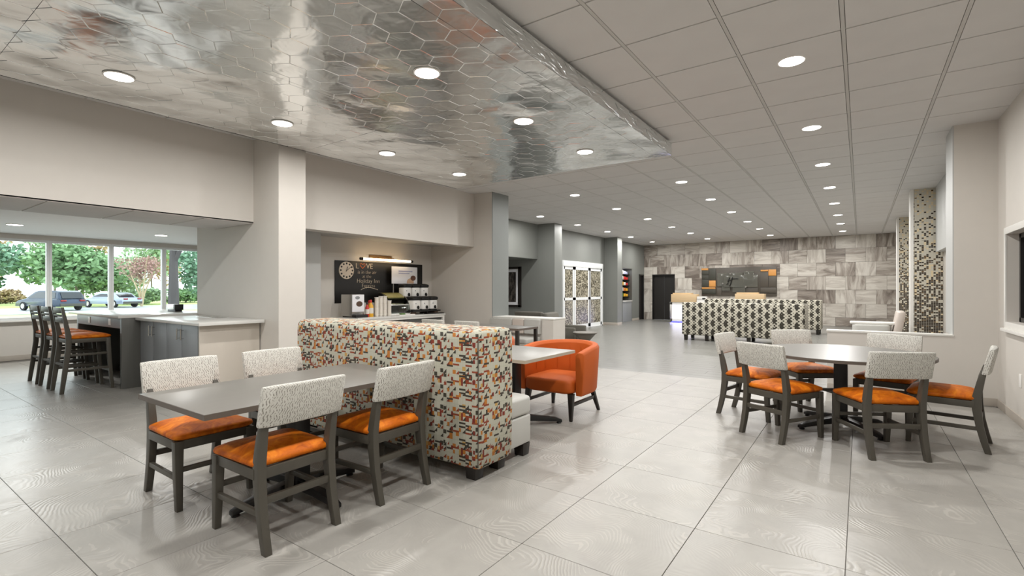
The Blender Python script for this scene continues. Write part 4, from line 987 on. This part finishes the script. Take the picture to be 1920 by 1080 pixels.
def tree(x, y, top, rad, lm, n, label, bark='bark', trunks=1, low=1.0, tr=.16, size=.22, group=None):
    t = thing('tree', label, 'tree', (x, y, GZ), 0, group); rnd = random.Random(int(x * 13 + y * 7))
    hgt = top - GZ
    for k in range(trunks):
        a = 2 * math.pi * k / max(trunks, 1); sp_ = .0 if trunks == 1 else .9
        part(t, 'trunk', MB().tube([(0, 0, 0), (.25 * sp_ * math.cos(a), .25 * sp_ * math.sin(a), hgt * .25), (sp_ * math.cos(a), sp_ * math.sin(a), hgt * .6), (1.3 * sp_ * math.cos(a) + .2, 1.3 * sp_ * math.sin(a), hgt * .85)], [tr, tr * .8, tr * .5, tr * .2], 8), bark)
        for j in range(5):
            b_ = rnd.uniform(0, 6.28); z_ = hgt * rnd.uniform(.35, .7); bx, by = sp_ * math.cos(a) * z_ / hgt, sp_ * math.sin(a) * z_ / hgt
            part(t, 'branch', MB().tube([(bx, by, z_), (bx + rad[0] * .4 * math.cos(b_), by + rad[0] * .4 * math.sin(b_), z_ + hgt * .15), (bx + rad[0] * .7 * math.cos(b_), by + rad[0] * .7 * math.sin(b_), z_ + hgt * .28)], [tr * .4, tr * .25, tr * .08], 6), bark)
    if n: raw(t, 'foliage', leaves((0, 0, low + (hgt - low) / 2), (rad[0], rad[0], (hgt - low) / 2 * 1.2), n, size, int(x + y * 3)), lm, 'stuff')
    return t
tree(-78, 9.5, 6.6, (4.9,), 'leaf_dark', 5200, 'broad dark green tree at the left edge of the left window', low=1.2, size=.30)
tree(-67, 15.9, 6.6, (4.4,), 'leaf_green', 5200, 'broad green tree behind the silver car', low=1.5, size=.28)
tree(-77.5, 21.5, 6.0, (4.0,), 'leaf_pale', 3400, 'paler green tree between the two broad trees', low=1.0, size=.30)
tree(-59.5, 19.2, 5.0, (2.1,), 'leaf_red', 1500, 'reddish bare crape myrtle with pale trunks', 'bark_light', 4, 2.2, .10, .12)
tree(-22.8, 8.45, 6.5, (1.6,), 'leaf_green', 0, 'dark thick trunk close to the right hand window', 'bark_dark', 1, 4, .24)
tree(-64, 27, 7.5, (3.8,), 'leaf_dark', 2600, 'dark evergreen at the right end of the view', low=1.0, size=.28)
for k, (x, y, tp, r_) in enumerate(((-92, 8.5, 12, 3.2), (-106, 14, 14, 3.2), (-92, 19.5, 12, 3.4), (-106, 26, 14, 3.4), (-92, 31, 12, 3.4), (-106, 38, 14, 3.5), (-106, 4, 13, 3.2))):
    tree(x, y, tp, (r_ * 1.15,), 'leaf_brown' if k % 2 else 'leaf_pale', 1500, 'tall thin hazy tree in the row behind, %s from the left' % ['second', 'third', 'fourth', 'fifth', 'sixth', 'seventh', 'first'][k], 'bark', 1, 2.0, .16, .32, 'tall thin trees at the back')
for k, (x, y, w_, m2) in enumerate(((-86.2, 7.5, 3.4, 'leaf_brown'), (-86.2, 13.2, 3.4, 'leaf_brown'), (-69.2, 22.6, 3.4, 'leaf_pale'), (-73, 28.4, 3.4, 'leaf_green'), (-73, 34, 3.4, 'leaf_pale'), (-86.2, 1.8, 3.4, 'leaf_brown'), (-73, 39.6, 3.4, 'leaf_green'))):
    t = thing('shrub', '%s shrub of the hedge behind the road, %s from the left' % ({'leaf_brown': 'brownish', 'leaf_pale': 'pale green', 'leaf_green': 'green'}[m2], ['second', 'third', 'fourth', 'fifth', 'sixth', 'first', 'seventh'][k]), 'shrub', (x, y, GZ), 0, 'hedge shrubs')
    raw(t, 'foliage', leaves((0, 0, 1.0), (w_ * .7, w_ * .7, 1.2), 2600, .22, k + 40), m2, 'stuff'); part(t, 'stem', MB().tube([(0, 0, 0), (0, .2, .8)], [.08, .04], 6), 'bark')
t = thing('lamp_post', 'thin dark post between the crape myrtle and the window frame', 'post', (-46, 17.2, GZ)); part(t, 'pole', MB().tube([(0, 0, 0), (0, 0, 4.2)], .055, 8), 'bark_dark'); part(t, 'base', MB().lathe([(.14, 0), (.14, .1), (.07, .14)], 10), 'bark_dark')
def car(x, y, rz, body, lab, suv):
    t = thing('car', lab, 'car', (x, y, GZ + .055), R(rz), 'parked cars')
    Lh = 2.65; hw = 1.03; ht_ = 1.62 if suv else 1.42
    # lower body: side profile swept across the width with a tuck at top
    pr = [(-Lh, .35), (-Lh + .02, .75), (-Lh + .15, .95), (-1.7, 1.0), (1.3, 1.0), (2.3, .86), (Lh - .02, .68), (Lh, .35)] if suv else [(-Lh, .35), (-Lh + .02, .8), (-Lh + .12, .92), (-1.9, .96), (1.0, .94), (2.2, .80), (Lh - .03, .62), (Lh, .35)]
    def ring(y_, ins): return [(px * (1 - ins * .03), y_, pz - (ins * .04 if pz > .5 else 0)) for px, pz in pr]
    part(t, 'body', MB().loft([ring(-hw, 1.5), ring(-hw + .08, .3), ring(0, 0), ring(hw - .08, .3), ring(hw, 1.5)]), body, .02, angle=45)
    top = [(-2.5, .95), (-2.25, ht_ - .12), (-1.9, ht_), (.1, ht_), (.55, ht_ - .08), (1.45, .97)] if suv else [(-1.95, .93), (-1.35, ht_ - .06), (-.9, ht_), (.1, ht_), (.5, ht_ - .06), (1.35, .93)]
    def rt(y_, k_): return [(px * (1 - .02 * k_), y_ * (1 - .22 * (pz - .9) / .7), pz) for px, pz in top]
    part(t, 'cabin', MB().loft([rt(-.98, 1), rt(-.9, 0), rt(.9, 0), rt(.98, 1)]), body, .02, angle=45)
    for s in (-1, 1):
        g_ = [(-2.1 if suv else -1.45, 1.02), (-1.95 if suv else -1.1, ht_ - .14), (.15, ht_ - .12), (1.1, 1.02)]
        yy3 = lambda z: s * (.99 * (1 - .22 * (z - .9) / .7) + .012)
        part(t, 'side_window', MB().loft([[(a, yy3(b_), b_) for a, b_ in g_], [(a, yy3(b_) - s * .03, b_) for a, b_ in g_]]), 'car_glass')
    zt = ht_ - .12
    rear = [(-2.53, 1.0), (-2.30, zt)] if suv else [(-1.90, .98), (-1.42, zt)]
    part(t, 'rear_window', MB().loft([[(a - .02, -.72, b_) for a, b_ in rear] + [(a - .02, .72, b_) for a, b_ in rear[::-1]], [(a + .03, -.72, b_) for a, b_ in rear] + [(a + .03, .72, b_) for a, b_ in rear[::-1]]]), 'car_glass')
    part(t, 'windscreen', MB().loft([[(.60, -.70, zt), (1.40, -.78, 1.0), (1.40, .78, 1.0), (.60, .70, zt)], [(.55, -.70, zt - .03), (1.36, -.78, .97), (1.36, .78, .97), (.55, .70, zt - .03)]]), 'car_glass')
    for s in (-1, 1):
        part(t, 'tail_lamp', B(-Lh - .015, -Lh + .10, s * .66 - .18, s * .66 + .18, .76, .88), 'tail_red', .01)
        part(t, 'head_lamp', B(Lh - .14, Lh + .0, s * .70 - .2, s * .70 + .2, .58, .68), 'white_plastic', .01)
        for wx in (-1.62, 1.62):
            wl = part(t, 'wheel', MB().lathe([(.18, s * .86), (.34, s * .84), (.36, s * .88), (.36, s * 1.04), (.33, s * 1.06), (.22, s * 1.05)], 20, wx, .36, 'y'), 'rubber')
            part(wl, 'hub', MB().lathe([(.22, s * 1.045), (.20, s * 1.06), (.04, s * 1.05), (.02, s * 1.07)], 14, wx, .36, 'y'), 'steel')
    part(t, 'bumper', B(-Lh - .04, -Lh + .1, -.9, .9, .35, .58), 'sign_darker', .02)
car(-54.4, 11.3, 198, 'car_blue', 'dark blue hatchback parked outside the left window', True)
car(-59.0, 16.6, 201, 'car_silver', 'silver saloon car parked behind the window mullion', False)
